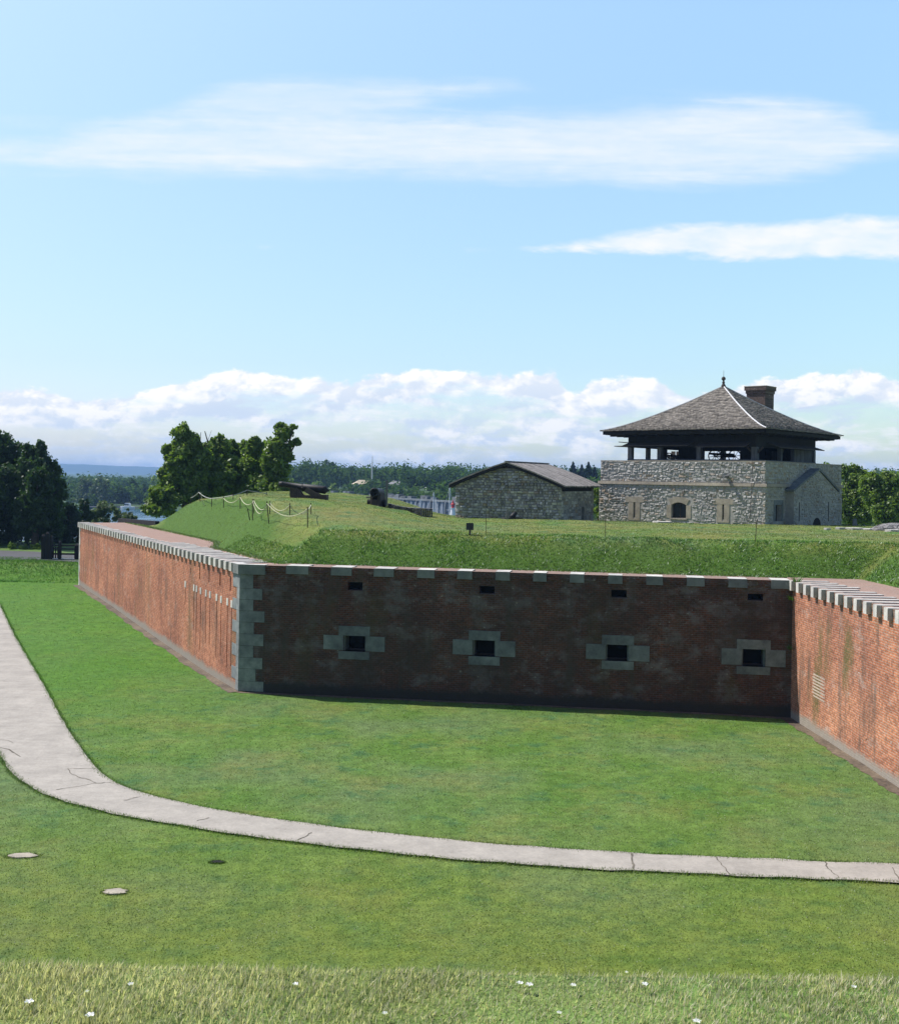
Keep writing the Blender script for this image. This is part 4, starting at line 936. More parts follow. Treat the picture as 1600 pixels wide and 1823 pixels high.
for side in (-1, 1):
    for j in range(6):
        x0 = xr+side*(W2/2+ov)*j/6; x1 = xr+side*(W2/2+ov)*(j+1)/6; q = [(x0,-.36,roofz(x0)-.11),(x1,-.36,roofz(x1)-.11),(x1,-.36,roofz(x1)-.30),(x0,-.36,roofz(x0)-.30)]; q += [(x, .3, z) for x, y, z in q]
        mb.add(q, [(0,3,2,1),(4,5,6,7),(0,1,5,4),(2,3,7,6)])
mb.build('bargeboard', wood_black, rr)
mb = MB(); mb.beam((xr, -.40, rk+.03), (xr, yb1, rk+.03), .3, .06); mb.build('ridge_board', board_m, rr)
for i in range(3): p_ = (xr+.2, 1.2+i*1.5, rk)

# ------------------------------------------------------------------ guns on the rampart
def gp_hit(px, py): return hit(px, py, P)
p, Dg = gp_hit(556, 887); sc = Dg/2000
g1 = empty('rampart_cannon', p, 0, 'long black cannon on a dark timber carriage on the hill crest, seen from the side', 'cannon')
def q1(px, py, dy=0): return (( px-556)*sc, dy, (886-py)*sc)
b = MB(); b.tube([q1(496,861.5),q1(502,862),q1(502.5,862),q1(538,866.5),q1(538.5,866.5),q1(574,870.5),q1(579,871),q1(582,871.3),q1(586,871.8)], [.15,.175,.17,.19,.22,.245,.26,.12,.05], 16); b.torus(q1(502,862), (0,1,0), (0,0,1), .17, .025, 16, 6); b.torus(q1(538,866.5), (0,1,0), (0,0,1), .21, .025, 16, 6); b.tube([q1(540,868,-.5), q1(540,868,.5)], .09, 10)
b.build('barrel', iron_m, g1, smooth=True)
for s in (-.42, .42):
    c = MB(); c.beam(q1(521,868,s), q1(521,882,s), .14, .26); c.beam(q1(526,870,s), q1(538,885,s), .13, .30); c.beam(q1(545,870,s), q1(574,887,s), .14, .34); c.beam(q1(518,883,s), q1(560,886,s), .15, .30); c.build('carriage_cheek', wood_dark, g1)
MB().box(*[q1(571,0)[0], q1(583,0)[0]], -.6, .6, -.15, q1(0,879.5)[2]).build('carriage_transom', wood_dark, g1); MB().box(q1(536,0)[0], q1(549,0)[0], -.55, .55, -.1, .18).build('carriage_transom', wood_dark, g1)
p, Dg = gp_hit(674, 901); sc = Dg/2000
g2 = empty('rampart_cannon', p, math.radians(-8), 'short black cannon pointing at the viewer on a tall timber carriage beside low stonework', 'cannon')
q2 = lambda px, py, dy=0: ((px-674)*sc, dy, (902-py)*sc)
b = MB(); b.tube([q2(672.5,877.5,-1.2), q2(672.5,877.5,-1.1), q2(672.5,878,-.95), q2(672,878.5,0), q2(671.5,879.2,.8), q2(671.5,879.2,.95)], [.25,.30,.26,.27,.32,.1], 18, cap=False)
b.tube([q2(672.5,877.5,-1.19), q2(672.5,878,-.6)], [.17,.15], 14, m=1); b.torus(q2(672.5,877.5,-1.2), (1,0,0), (0,0,1), .24, .06, 20, 8); b.build('barrel', [iron_m, void_m], g2, smooth=True)
for (xa, xb) in ((663.5,667.5),(677,681)):
    c = MB(); x0 = q2(xa,0)[0]; x1 = q2(xb,0)[0]; c.add([(x0,-1.0,0),(x1,-1.0,0),(x1,1.4,0),(x0,1.4,0),(x0,-.75,.82),(x1,-.75,.82),(x1,.6,.82),(x0,.6,.82)], [(0,3,2,1),(4,5,6,7),(0,1,5,4),(1,2,6,5),(2,3,7,6),(3,0,4,7)]); c.build('carriage_cheek', wood_dark, g2)
c = MB(); c.box(q2(667.6,0)[0], q2(676.9,0)[0], -.9, .9, -.05, .42); c.build('carriage_bed', wood_dark, g2)
c = MB(); x = q2(658,0)[0]; c.tube([(x-.1,-.2,.2),(x+.12,-.2,.2)], .24, 14); c.build('truck_wheel', wood_black, g2)
c = MB(); c.tube([(q2(683,0)[0],-.3,.18),(q2(688,0)[0],-.3,.18)], .25, 14); c.build('truck_wheel', wood_black, g2)
c = MB(); c.box(q2(648,0)[0], q2(664,0)[0], .5, .75, q2(0,889)[2], q2(0,885.5)[2]); c.build('white_board', stone_tan, g2)
p, _ = gp_hit(688, 901); MB().box(-.07,.07,-.07,.07,-.3,1.35+.35).build('wooden_post', wood_grey).location = p
po_ = bpy.data.objects['wooden_post']; tag(po_, 'weathered grey post standing just right of the short cannon', 'post')
# low dark stonework beside the gun, stepping down to the right
mb = MB(); pts = [(690,902,896),(700,905,899),(712,906.5,901.5),(725,909,903.5),(738,914,904),(748,919,904.5),(760,919.5,905),(770,918,905.5)]
last = None; sp_ = []
for i, (px, pb, pt_) in enumerate(pts):
    q, D = gp_hit(px, pb+.5); D = min(D, 74-i*.6) if D < 120 else 74-i*.6; a = at(px, pb+2, D); b = at(px, pt_, D); sp_.append((a, b))
for (a0, b0), (a1, b1) in zip(sp_, sp_[1:]):
    n = 3
    for k in range(n):
        l = lambda p, q, t: p+(q-p)*t
        aa = l(a0,a1,k/n); ab = l(a0,a1,(k+1)/n); ba = l(b0,b1,k/n); bb = l(b0,b1,(k+1)/n); rows = 4
        for r in range(rows):
            z0 = aa.z-.5 if r == 0 else aa.z+(ba.z-aa.z)*r/rows; z1 = aa.z+(ba.z-aa.z)*(r+1)/rows; dy = random.uniform(-.1, .05)
            mb.box(aa.x+.01, ab.x-.01, aa.y+dy, aa.y+.7, z0+.008, z1-.008)
tag(mb.build('ruined_wall', rubble_dark), 'low dark dry-stone wall remnant stepping down right of the short cannon', 'wall')
# low parapet ending the left ledge, its shade painted in as black
a = Vector((at(208,927,90).x, 0)); p0 = A+uL*(LL+1.2)+nL*3.2; p1 = A+uL*(LL-7)+nL*4.3
mb = MB(); mb.beam((p0.x, p0.y, 5.5), (p1.x, p1.y, 5.62), .3, .5); tag(mb.build('shaded_parapet', wood_black), 'low parapet with painted-in shade at the far end of the left wall top', 'kerb')

# ------------------------------------------------------------------ rope fences, rods, sign
def rope_fence(label, posts, ropes, mr, group=None, r=.022):
    pos = {}
    p0, _ = gp_hit(*posts[0][:2]); e = empty('rope_fence', p0, 0, label, 'fence', 'rope fences on the hill')
    for i, (px, pb, pt_, *ln) in enumerate(posts):
        p, D = gp_hit(px, pb); lean = ln[0] if ln else 0; top = at(px+lean, pt_, D); pos[i] = top
        a = p-p0; b = top-p0; MB().tube([a-Vector((0,0,.1)), b+Vector((0,0,.04))], .026, 6).build('post', rust_m, e)
    for (i, j, sag) in ropes:
        a, b = pos[i]-p0, pos[j]-p0; pts = []
        for k in range(15): t = k/14; q = a.lerp(b, t); q.z -= sag*4*t*(1-t)+.06; pts.append(q)
        MB().tube(pts, r, 5).build('rope', mr, e)
    return e
rope_fence('pale rope strung in deep loops between thin leaning posts on the hill face',
    [(398,904,885.5),(427.6,906,883.5),(449.5,926,889),(452,914,889.5),(479,932,894,-4),(480.5,915,893),(516,917.6,897.5),(547.5,939.5,904),(553.6,916,897)],
    [(0,1,.30),(1,3,.34),(3,5,.45),(2,4,.62),(5,6,.35),(4,7,.5),(6,8,.45),(7,8,.08)], rope_m)
rope_fence('thin grey rope on short posts along the hill crest under the trees', [(340,896,885),(357,893,875,-3),(377,902,886),(415,889,880),(440,882,871),(475,881,877)], [(0,1,.05),(1,2,.1),(2,3,.03),(3,4,.02),(4,5,.02)], ropeg_m, r=.03)
p, D = gp_hit(364, 901); e = MB().tube([(-.25,0,.95),(-.2,0,.5),(0,0,0)], .02, 5).build('loose_rope', rope_m); e.location = p; tag(e, 'loose pale rope end hanging down the hill at the left of the fence', 'rope')
p, D = gp_hit(445, 926); e = MB().tube([(0,0,-.05),(-.14,0,.62)], .025, 6).build('leaning_stake', rust_m); e.location = p; tag(e, 'short dark stake leaning left on the hill face', 'stake')
for (px, pb, pt_, ln, lab) in ((865,952,917,0,'thin upright rod in the grass in front of the stone magazine'),(1077,956,919,1,'thin rod in the grass before the left corner of the stone tower'),(1344,965,925,3,'tallest thin rod, leaning right, before the near corner of the stone tower')):
    p, D = gp_hit(px, pb); t = at(px+ln, pt_, D)-p; e = MB().tube([(0,0,-.1), t], .014, 6).build('thin_rod', rust_m); e.location = p; tag(e, lab, 'rod', 'thin rods standing in the rampart grass')
p, D = gp_hit(836, 953); e = empty('small_sign', p, -.1, 'small square dark sign on a short post in the rampart grass', 'sign'); s = D/2000
MB().box(-6.5*s, 6.5*s, -.03, .03, 9*s, 21.5*s).build('panel', mat('sign_dark', col=(.035,.04,.045), rough=.5), e); MB().box(-.04,.04,.03,.07,-.1,16*s).build('post', wood_dark, e)
# mortar and post in front of the magazine
p, D = at(903, 921, 77), 77; e = MB().box(-.09,.09,-.09,.09,-.4,.68, 0, None, (.02,.02)).build('grey_post', wood_grey); e.location = (p.x, p.y, float(P(p.x, p.y))); tag(e, 'short pale post in front of the magazine wall', 'post')
p = at(912, 921, 78.2); e = empty('siege_mortar', (p.x, p.y, float(P(p.x, p.y))-.05), .3, 'squat dark mortar on a wooden bed against the magazine wall', 'mortar')
MB().box(-.75,.75,-.3,.3,0,.18,0,None,(.08,.03)).build('bed', wood_black, e); MB().tube([(-.1,0,.15),(.05,0,.3),(.25,0,.55)], [.19,.18,.14], 12).build('barrel', iron_m, e, smooth=True)
# pale flagstones right of the tower, mound, post
for i, (px, py, w, lab) in enumerate(((1472,943,.45,'smallest pale flagstone right of the tower foot'),(1495,942,.6,'second pale flagstone from the tower'),(1520,942.5,1.15,'large pale flagstone with the brightest top right of the tower'),(1552,944,1.3,'long thin pale flagstone toward the right edge'),(1590,946,.9,'pale flagstone at the right edge of the view'),(1178,931,1.3,'thin pale stone slab at the foot of the tower front'))):
    p, D = gp_hit(px, py); mb = MB(); k = 9; r = w/2; vs = [(math.cos(t*2*math.pi/k)*r*(1+.15*math.sin(t*2.7+i)), math.sin(t*2*math.pi/k)*r*.9*(1+.15*math.cos(t*3.1+i)), .10) for t in range(k)]
    vs += [(x, y, -.15) for x, y, z in vs]; mb.add(vs, [tuple(range(k))]+[(t, k+t, k+(t+1) % k, (t+1) % k) for t in range(k)]); o = mb.build('flagstone', stone_white); o.location = p; tag(o, lab, 'stone', 'pale flagstones in the rampart grass')
p, D = gp_hit(1594, 944); mb = MB(); vs = []; nr, nc = 7, 14
for i in range(nr):
    ph = math.pi/2*i/(nr-1)
    for k in range(nc): t = 2*math.pi*k/nc; q = 1+.08*math.sin(k*3.3+i); vs.append((1.5*math.cos(ph)*math.cos(t)*q, 1.1*math.cos(ph)*math.sin(t)*q, .55*math.sin(ph)-.1))
mb.add(vs, [(i*nc+k, i*nc+(k+1) % nc, (i+1)*nc+(k+1) % nc, (i+1)*nc+k) for i in range(nr-1) for k in range(nc)]); o = mb.build('stone_vault', rubble_dark, smooth=False); o.location = p; tag(o, 'low humped dark stone vault in the grass at the right edge', 'vault')
p, D = gp_hit(1521, 936); o = MB().box(-.14,.14,-.12,.12,-.2,.5,0,None,(.02,.02)).build('marker_stone', stone_grey); o.location = p; tag(o, 'small upright pale marker stone under the right-hand trees', 'stone')

# ------------------------------------------------------------------ timber gate on the bank, left
p, Dg = hit(85, 997, G, 60, 140); s = Dg/2000; z0 = p.z
e = empty('timber_gate', (p.x, p.y, z0), .05, 'black timber gate with tall sharpened posts and rails beside the far wall end', 'gate')
def q3(px, py): return ((px-85)*s, (997-py)*s)
for (px, w, pt_) in ((77,6,951),(84,6,947),(91,5,953),(106,5,962),(137,8,967)):
    x, zt = q3(px, pt_); w = w*s/2; m = MB(); m.box(x-w, x+w, -w, w, -.3, zt-.15); m.box(x-w, x+w, -w, w, zt-.148, zt, 0, None, (w*.7, w*.7)); m.build('post', wood_black, e)
for (x0, x1, py, h, m) in ((91,137,977,.12,wood_black),(91,137,986,.14,wood_black),(91,134,971,.1,wood_black),(90,134,995,.12,white_m)):
    a, z = q3(x0, py); b, _ = q3(x1, py); mb = MB(); mb.box(a, b, -.06, .06, z-h/2, z+h/2); mb.build('rail', m, e, label='white bottom rail' if m == white_m else None)
for px in (94, 98, 102, 132): x, zt = q3(px, 974); MB().box(x-.05, x+.05, .07, .12, 0, zt).build('pale', wood_black, e)

# ------------------------------------------------------------------ trees
def leaf_cloud(cents, rads, n, size, squash=1.0, hang=0.0, nr=.85, cap=1.5):
    """leaf cards spread over sub-clumps; cents (K,3), rads (K,)"""
    K = len(cents); w = rads**2; idx = RNG.choice(K, n, p=w/w.sum())
    d = RNG.normal(size=(n, 3)); d /= np.linalg.norm(d, axis=1)[:, None]; r = rads[idx]*np.minimum(np.abs(RNG.normal(0, .62, n))+.15, cap)
    p = cents[idx]+d*r[:, None]*np.array([1, 1, squash]); nrm = d+RNG.normal(size=(n, 3))*nr; nrm[:, 2] += .25; nrm /= np.linalg.norm(nrm, axis=1)[:, None]
    t = RNG.normal(size=(n, 3)); t[:, 2] -= hang; a = np.cross(nrm, t); a /= np.linalg.norm(a, axis=1)[:, None]; b = np.cross(nrm, a)
    s = (size*RNG.uniform(.6, 1.3, n))[:, None]
    V = np.stack([p-b*s, p+a*s*.55, p+b*s*(1+hang), p-a*s*.55], 1); return V.reshape(-1, 3)
def crown_points(lobes, sub=22, rs=.36, flat=.85):
    C, R = [], []
    for (x, y, z, rx, rz) in lobes:
        n = sub; d = RNG.normal(size=(n, 3)); d /= np.linalg.norm(d, axis=1)[:, None]; q = RNG.uniform(.4, 1.0, n)[:, None]
        C.append(np.array([x, y, z])+d*q*np.array([rx, rx, rz])); R.append(min(rx, rz)*rs*RNG.uniform(.6, 1.25, n))
    return np.vstack(C), np.concatenate(R)
def tree(base, lobes, n, size, m, label, cat='tree', group=None, name='broadleaf_tree', sub=22, rs=.36, trunk=.3, hang=0.0, bare=None, solid=True):
    """lobes in coordinates relative to base"""
    e = empty(name, base, 0, label, cat, group); C, R = crown_points(lobes, sub, rs)
    V = leaf_cloud(C, R, n, size, hang=hang); npmesh('crown', V, np.arange(len(V)).reshape(-1, 4), m, e)
    mb = MB(); top = max(l[2] for l in lobes); cx = np.mean([l[0] for l in lobes]); z0 = top*.45
    mb.tube([(0,0,-.6),(0,0,z0*.4),(cx*.3,0,z0),(cx*.8,0,top*.75)], [trunk*1.25, trunk, trunk*.8, trunk*.3], 8)
    for (x, y, z, rx, rz) in lobes: mb.tube([(cx*.3,0,z0*.8), ((cx*.3+x)/2, y/2, (z0+z)/2-.2), (x, y, z), (x*1.06, y*1.06, z+rz*.6)], [trunk*.5, trunk*.32, trunk*.18, trunk*.06], 6)
    if bare:
        for seg in bare: mb.tube(seg, [.06,.04,.02,.012][:len(seg)], 5)
    mb.build('trunk', bark_m, e); return e
def px_tree(pxb, pyb, D, blobs, n, size, m, label, **kw):
    """blobs: (px, py, rx_px, ry_px, depth offset) silhouettes read off the photograph, placed at the tree's own distance"""
    b = at(pxb, pyb, D); lob = []
    for (px, py, rx, ry, dy) in blobs:
        q = at(px, py, D)-b; lob.append((q.x, dy, q.z, rx*D/2000, ry*D/2000))
    return tree(b, lob, n, size, m, label, **kw)
# big tree at the left edge and its neighbour
px_tree(-25, 985, 110, [(-45,860,45,60,0),(28,850,30,42,1),(12,812,24,26,1),(5,900,44,46,2),(36,890,26,36,2),(-8,945,50,26,0),(-10,830,34,42,-2),(5,800,22,26,0),(22,862,32,45,-3),(-30,920,50,48,-2),(20,925,38,36,0),(-60,800,40,40,2),(-5,778,12,12,0),(40,825,14,20,1)], 66000, .18, leaf_dark, 'large dark maple cut by the left edge of the view', group='trees by the river on the left', sub=60, rs=.33, trunk=.4)
px_tree(62, 985, 107, [(62,840,28,36,0),(50,868,28,40,1),(72,858,28,38,1),(74,826,18,20,0),(88,880,24,34,1),(60,925,40,34,1),(92,930,22,28,0),(58,815,14,18,1),(80,868,26,36,-2),(56,900,34,36,0),(88,905,22,30,-1),(72,800,11,14,0),(95,835,12,16,0),(48,806,12,16,0),(68,945,34,26,1),(104,872,9,14,0)], 56000, .18, leaf_dark, 'second dark maple, right of the one cut by the left edge', group='trees by the river on the left', sub=56, rs=.33, trunk=.35)
px_tree(124, 990, 112, [(124,930,18,28,0),(112,955,20,24,0),(136,950,14,26,1),(122,905,9,14,0)], 14000, .16, leaf_spruce, 'dark bushy cedar behind the timber gate', group='trees by the river on the left', name='cedar_tree', sub=26, trunk=.2)
px_tree(185, 945, 118, [(170,912,16,12,0),(190,903,18,10,0),(210,915,20,11,1),(232,922,14,8,0),(180,925,26,12,0)], 5200, .16, leaf_pale, 'feathery pale green shrub tops over the far end of the left wall', group=None, name='shrub', cat='shrub', trunk=.08, sub=18, rs=.4)
px_tree(146, 960, 116, [(150,900,10,12,0),(158,918,12,14,0),(143,925,9,16,0)], 3000, .17, leaf_dark, 'slender dark bush between the cedar and the wall end', name='shrub', cat='shrub', trunk=.08, sub=16)
for i, (px, py) in enumerate(((20,972),(44,976),(62,973))):
    px_tree(px, py+5, 104, [(px,py,9,6,0),(px+6,py+3,7,4,0)], 700, .14, leaf_mid, ('leafy weed clump under the maples, left one','leafy weed clump under the maples, middle one','leafy weed clump under the maples, by the gate')[i], name='bush', cat='shrub', trunk=.03, sub=10, group='weed clumps under the maples')
# group behind the rope-fence hill
gm = 'trees behind the rope-fence hill'
br = [[(0,0,0)]]
px_tree(330, 915, 100, [(330,802,26,24,0),(358,818,22,20,0),(325,768,16,14,0),(345,785,12,14,0),(298,800,13,11,0),(312,825,16,16,-1),(345,840,30,30,0),(335,872,36,24,0),(300,905,26,14,-2),(292,880,18,14,-2),(282,897,20,12,-1),(312,884,26,20,-1),(302,858,20,18,0),(275,905,12,9,-2),(362,800,12,12,1),(288,842,9,8,0)], 36000, .19, leaf_mid, 'leftmost tall tree of the group behind the hill, with open top branches', group=gm, sub=44, rs=.33,
    bare=[[(1.2,0,4.6),(1.5,0,5.6),(1.9,0,6.6),(2.2,0,7.5)],[(1.5,0,5.6),(1.2,0,6.6),(1.25,0,7.3)],[(1.9,0,6.4),(1.6,0,7.4)]])
px_tree(385, 905, 102, [(380,796,15,15,0),(398,796,16,14,0),(372,815,20,20,1),(405,830,24,20,0),(385,825,26,24,0),(375,860,32,26,0),(400,848,24,24,-1),(390,783,8,10,0),(362,880,26,16,-2)], 24000, .19, leaf_mid, 'rounded tree second from the left behind the hill', group=gm, sub=46, rs=.33)
px_tree(425, 900, 104, [(418,805,14,14,0),(432,798,16,14,0),(442,822,24,24,1),(428,845,30,24,1),(455,845,24,26,2),(436,808,16,14,0),(408,835,26,22,0),(425,828,26,22,0),(430,860,34,26,0),(415,790,8,8,0),(412,870,26,20,-2)], 22000, .19, leaf_mid, 'lower tree in the middle of the group behind the hill', group=gm, sub=46, rs=.33)
px_tree(452, 900, 101, [(448,795,14,15,0),(466,798,14,12,0),(480,820,16,20,1),(474,808,15,16,0),(472,835,22,22,0),(455,785,9,9,0),(452,822,22,22,0),(462,852,28,26,0),(440,840,18,20,1)], 20000, .19, leaf_mid, 'tree with a small peaked top right of middle behind the hill', group=gm, sub=46, rs=.33)
px_tree(492, 900, 99, [(505,772,14,14,0),(480,815,16,20,0),(500,760,11,9,0),(496,800,20,24,0),(494,835,24,26,0),(490,866,28,20,0),(523,760,7,4,0),(528,786,8,6,0),(512,812,9,12,0),(518,790,6,5,0)], 24000, .19, leaf_mid, 'tallest right-hand tree behind the hill with a ragged side branch', group=gm, sub=44, rs=.33)
px_tree(525, 900, 112, [(522,866,18,14,0),(536,876,14,9,0),(508,872,14,12,0)], 5000, .19, leaf_dark, 'dark low bush behind the long cannon', name='shrub', cat='shrub', trunk=.1, sub=20)
# right of the tower, and the sliver between the two buildings
gr = 'trees right of the tower'
px_tree(1512, 945, 112, [(1520,850,24,22,0),(1510,885,26,26,0),(1530,905,26,24,-1),(1502,840,12,12,0),(1540,870,22,22,1),(1512,918,24,16,0)], 28000, .16, leaf_mid, 'broad green tree touching the right wall of the tower', group=gr, sub=46, rs=.33)
px_tree(1565, 945, 108, [(1560,880,26,26,0),(1568,905,30,26,-1),(1580,862,20,20,0),(1550,855,18,16,0),(1588,915,22,20,0),(1572,925,26,12,-1)], 28000, .16, leaf_mid, 'rounder tree second right of the tower', group=gr, sub=46, rs=.33)
px_tree(1620, 945, 116, [(1612,865,24,24,0),(1630,895,34,34,0),(1605,900,22,24,0)], 18000, .16, leaf_mid, 'tree cut by the right edge of the view', group=gr, sub=46, rs=.33)
px_tree(1468, 945, 118, [(1462,850,14,20,0),(1470,838,10,12,0),(1475,880,18,30,0)], 4000, .22, leaf_mid, 'tree top peeping over the tower right of its timber storey', group=gr, sub=22, rs=.36)
px_tree(1064, 940, 98, [(1062,880,7,16,0),(1064,905,8,18,0),(1068,890,8,20,0)], 5000, .14, leaf_mid, 'bright green tree sliver between the magazine and the tower', sub=22, trunk=.12)

# ------------------------------------------------------------------ river, far bank, ridge
w = bpy.data.meshes.new('river'); w.from_pydata([(-9000,90,-6),(9000,90,-6),(9000,9000,-6),(-9000,9000,-6)], [], [(0,1,2,3)]); w.materials.append(water_m)
o = bpy.data.objects.new('river', w); COL.objects.link(o); tag(o, kind='structure')
SX = [-6000,-3000,-700,-330,-161,-114,-50,14,80,400,3000,6000]; SY = [1900,1400,1200,900,478,470,430,297,230,215,300,400]
def Ys(x): return np.interp(x, SX, SY)
def FB(x, y):
    d = y-Ys(x); return np.where(d < 0, -7.5, -5.3 + .8*sstep(d, 0, 12) + 8.8*sstep(d, 5, 60)*sstep(x, -95, -40) + 3*sstep(d, 100, 700))
xs = np.concatenate([np.linspace(-6000, -800, 12), np.arange(-700, 700, 14), np.linspace(800, 6000, 12)]); off = np.array([-12,-4,0,3,8,14,22,34,50,70,100,150,250,450,800,1500,3000,7000.])
Xg = np.repeat(xs[None], len(off), 0); Yg = Ys(Xg)+off[:, None]; Zg = FB(Xg, Yg); V = np.stack([Xg.ravel(), Yg.ravel(), Zg.ravel()], 1); nx = len(xs)
i = np.arange(len(off)-1)[:, None]*nx+np.arange(nx-1)[None]; tag(npmesh('far_bank', V, np.stack([i, i+1, i+nx+1, i+nx], -1).reshape(-1, 4), mat('far_grass', col=(.045,.085,.03), rough=1, vary=.4, vs=.03), smooth=True), kind='structure')
# ridge
xs = np.linspace(-4500, 4500, 260); X = np.repeat(xs[None], 5, 0); Y = np.array([5200, 5600, 6000, 6300, 7500.])[:, None]+X*0
hh = np.interp(xs, [-4500,-2400,-2000,-1500,-1000,0,4500], [55,52,46,36,28,20,18])+1.6*wave(xs/60, xs*0, 1)+1.0*wave(xs/13, xs*0, 1, 3)+RNG.normal(0,.5,len(xs))
Z = np.array([-6, .35, 1.0, .95, -6])[:, None]*1.0; Z = np.where(np.array([0,1,1,1,0])[:, None] > 0, hh[None]*np.array([0,.3,1,.95,0])[:, None], -6)
V = np.stack([X.ravel(), Y.ravel(), Z.ravel()], 1); nx = len(xs); i = np.arange(4)[:, None]*nx+np.arange(nx-1)[None]
tag(npmesh('ridge', V, np.stack([i, i+1, i+nx+1, i+nx], -1).reshape(-1, 4), hill_m, smooth=True), kind='structure')
# woods on the far bank that read as one mass
def woods(name, rows, label, m=leaf_far, size=.85, per=260):
    C, R = [], []
    for (x, y, h, r) in rows:
        z0 = float(FB(x, y)); n = 14; d = RNG.normal(size=(n, 3)); d /= np.linalg.norm(d, axis=1)[:, None]; q = RNG.uniform(.3, .9, n)[:, None]
        C.append(np.array([x, y, z0+h*.50])+d*q*np.array([r, r, h*.46])); R.append(r*.46*RNG.uniform(.6, 1.3, n))
    C = np.vstack(C); R = np.concatenate(R); V = leaf_cloud(C, R, per*len(rows), size, nr=.35, cap=1.05); return tag(npmesh(name, V, np.arange(len(V)).reshape(-1, 4), m), label, 'woods', kind='stuff')
rows = []
def skyline(px): return np.interp(px, [100,150,200,260,300,520,560,600,700,760,800,1000,1060,1480,1600], [850,847,846,849,842,822,818,826,828,829,829,832,831,834,836])
for k in range(340):
    px = random.uniform(480, 1700); D = random.uniform(470, 640); a = at(px, 850, D); zt = at(px, skyline(px)+random.uniform(-2, 5), D).z; z0 = float(FB(a.x, a.y)); h = max(8, zt-z0); rows.append((a.x, a.y, h, random.uniform(6, 8.5)))
for k in range(150):
    px = random.uniform(480, 1700); D = float(Ys((px-800)/F*300))+random.uniform(6, 60); a = at(px, 850, D); D = float(Ys(a.x))+random.uniform(8, 50); a = at(px, 850, D); rows.append((a.x, a.y, random.uniform(4, 7), random.uniform(5, 8)))
woods('far_woods', rows, 'continuous green wood along the far bank behind the fort buildings')
rows = []
for k in range(230):
    px = random.uniform(-60, 420); D = random.uniform(950, 1300) if px < 140 else random.uniform(620, 1000); a = at(px, 850, D); 
    if D < Ys(a.x)+15: D = float(Ys(a.x))+40; a = at(px, 850, D)
    zt = at(px, 851+random.uniform(-4, 3), D).z; z0 = float(FB(a.x, a.y)); rows.append((a.x, a.y, max(7, zt-z0), random.uniform(6, 10)))
for k in range(46):
    px = random.uniform(126, 330); a = at(px, 850, 500); D = float(Ys(a.x))+random.uniform(10, 42); a = at(px, 850, D); rows.append((a.x, a.y, random.uniform(5, 9), random.uniform(4, 6.5)))
woods('far_woods', rows, 'low hazy wood beyond the river on the left under the blue ridge', size=1.0)
# single trees that stand out on the far bank
gf = 'trees along the far river bank'
def far_tree(px, pt_, D, wpx, m, label, lob=5, n=2600, size=.5, name='broadleaf_tree', base=None):
    a = at(px, 850, D); z0 = float(FB(a.x, a.y)); zt = at(px, pt_, D).z; h = zt-z0; r = wpx*D/4000; L = [(random.uniform(-.45, .45)*r, random.uniform(-.3, .3)*r, h*random.uniform(.28, .68), r*random.uniform(.55, .85), h*random.uniform(.24, .34)) for _ in range(lob)]; L.append((0, 0, h*.72, r*.5, h*.27))
    return tree((a.x, a.y, z0), L, n, size, m, label, group=gf, name=name, sub=14, rs=.4, trunk=.35)
for (px, pt_, D, wd, m, lab) in (
    (150,846,482,44,leaf_willow,'pale willow leaning over the river, left of its pair'),(178,851,478,50,leaf_willow,'broad rounded willow on the point, right of its pair'),
    (212,862,490,34,leaf_far,'dark green tree just right of the willows on the point'),(200,856,520,30,leaf_mid,'olive tree behind the gap right of the willows'),
    (236,850,515,32,leaf_far,'dark pointed tree above the white boats'),(258,860,498,30,leaf_far,'dark tree behind the boathouse'),(280,846,520,44,leaf_mid,'pale rounded tree above the boathouse'),
    (168,882,470,26,leaf_far,'low bushy tree at the waterline under the willows'),
    (545,814,505,46,leaf_far,'tallest rounded tree on the far bank, right of the hill trees'),(590,818,515,40,leaf_far,'second tall far tree right of the hill trees'),(520,846,430,30,leaf_mid,'pale bushy tree behind the long cannon barrel'),
    (568,850,440,30,leaf_mid,'light green tree at the harbour left of the beige house'),(594,856,436,34,leaf_mid,'low light green tree just left of the beige house'),
    (665,852,425,44,leaf_far,'dark green tree hiding the right half of the beige house'),(690,862,420,38,leaf_far,'low tree above the harbour wall right of the beige house'),
    (735,845,425,48,leaf_far,'large dark tree between the two hidden houses'),(762,850,415,34,leaf_far,'dark tree right of the second hidden house'),(785,856,400,40,leaf_far,'tree at the harbour behind the boat masts'),(620,826,560,50,leaf_far,'tall tree above the roof of the beige house')):
    far_tree(px, pt_, D, wd, m, lab, n=1900, size=.55 if D > 420 else .5)
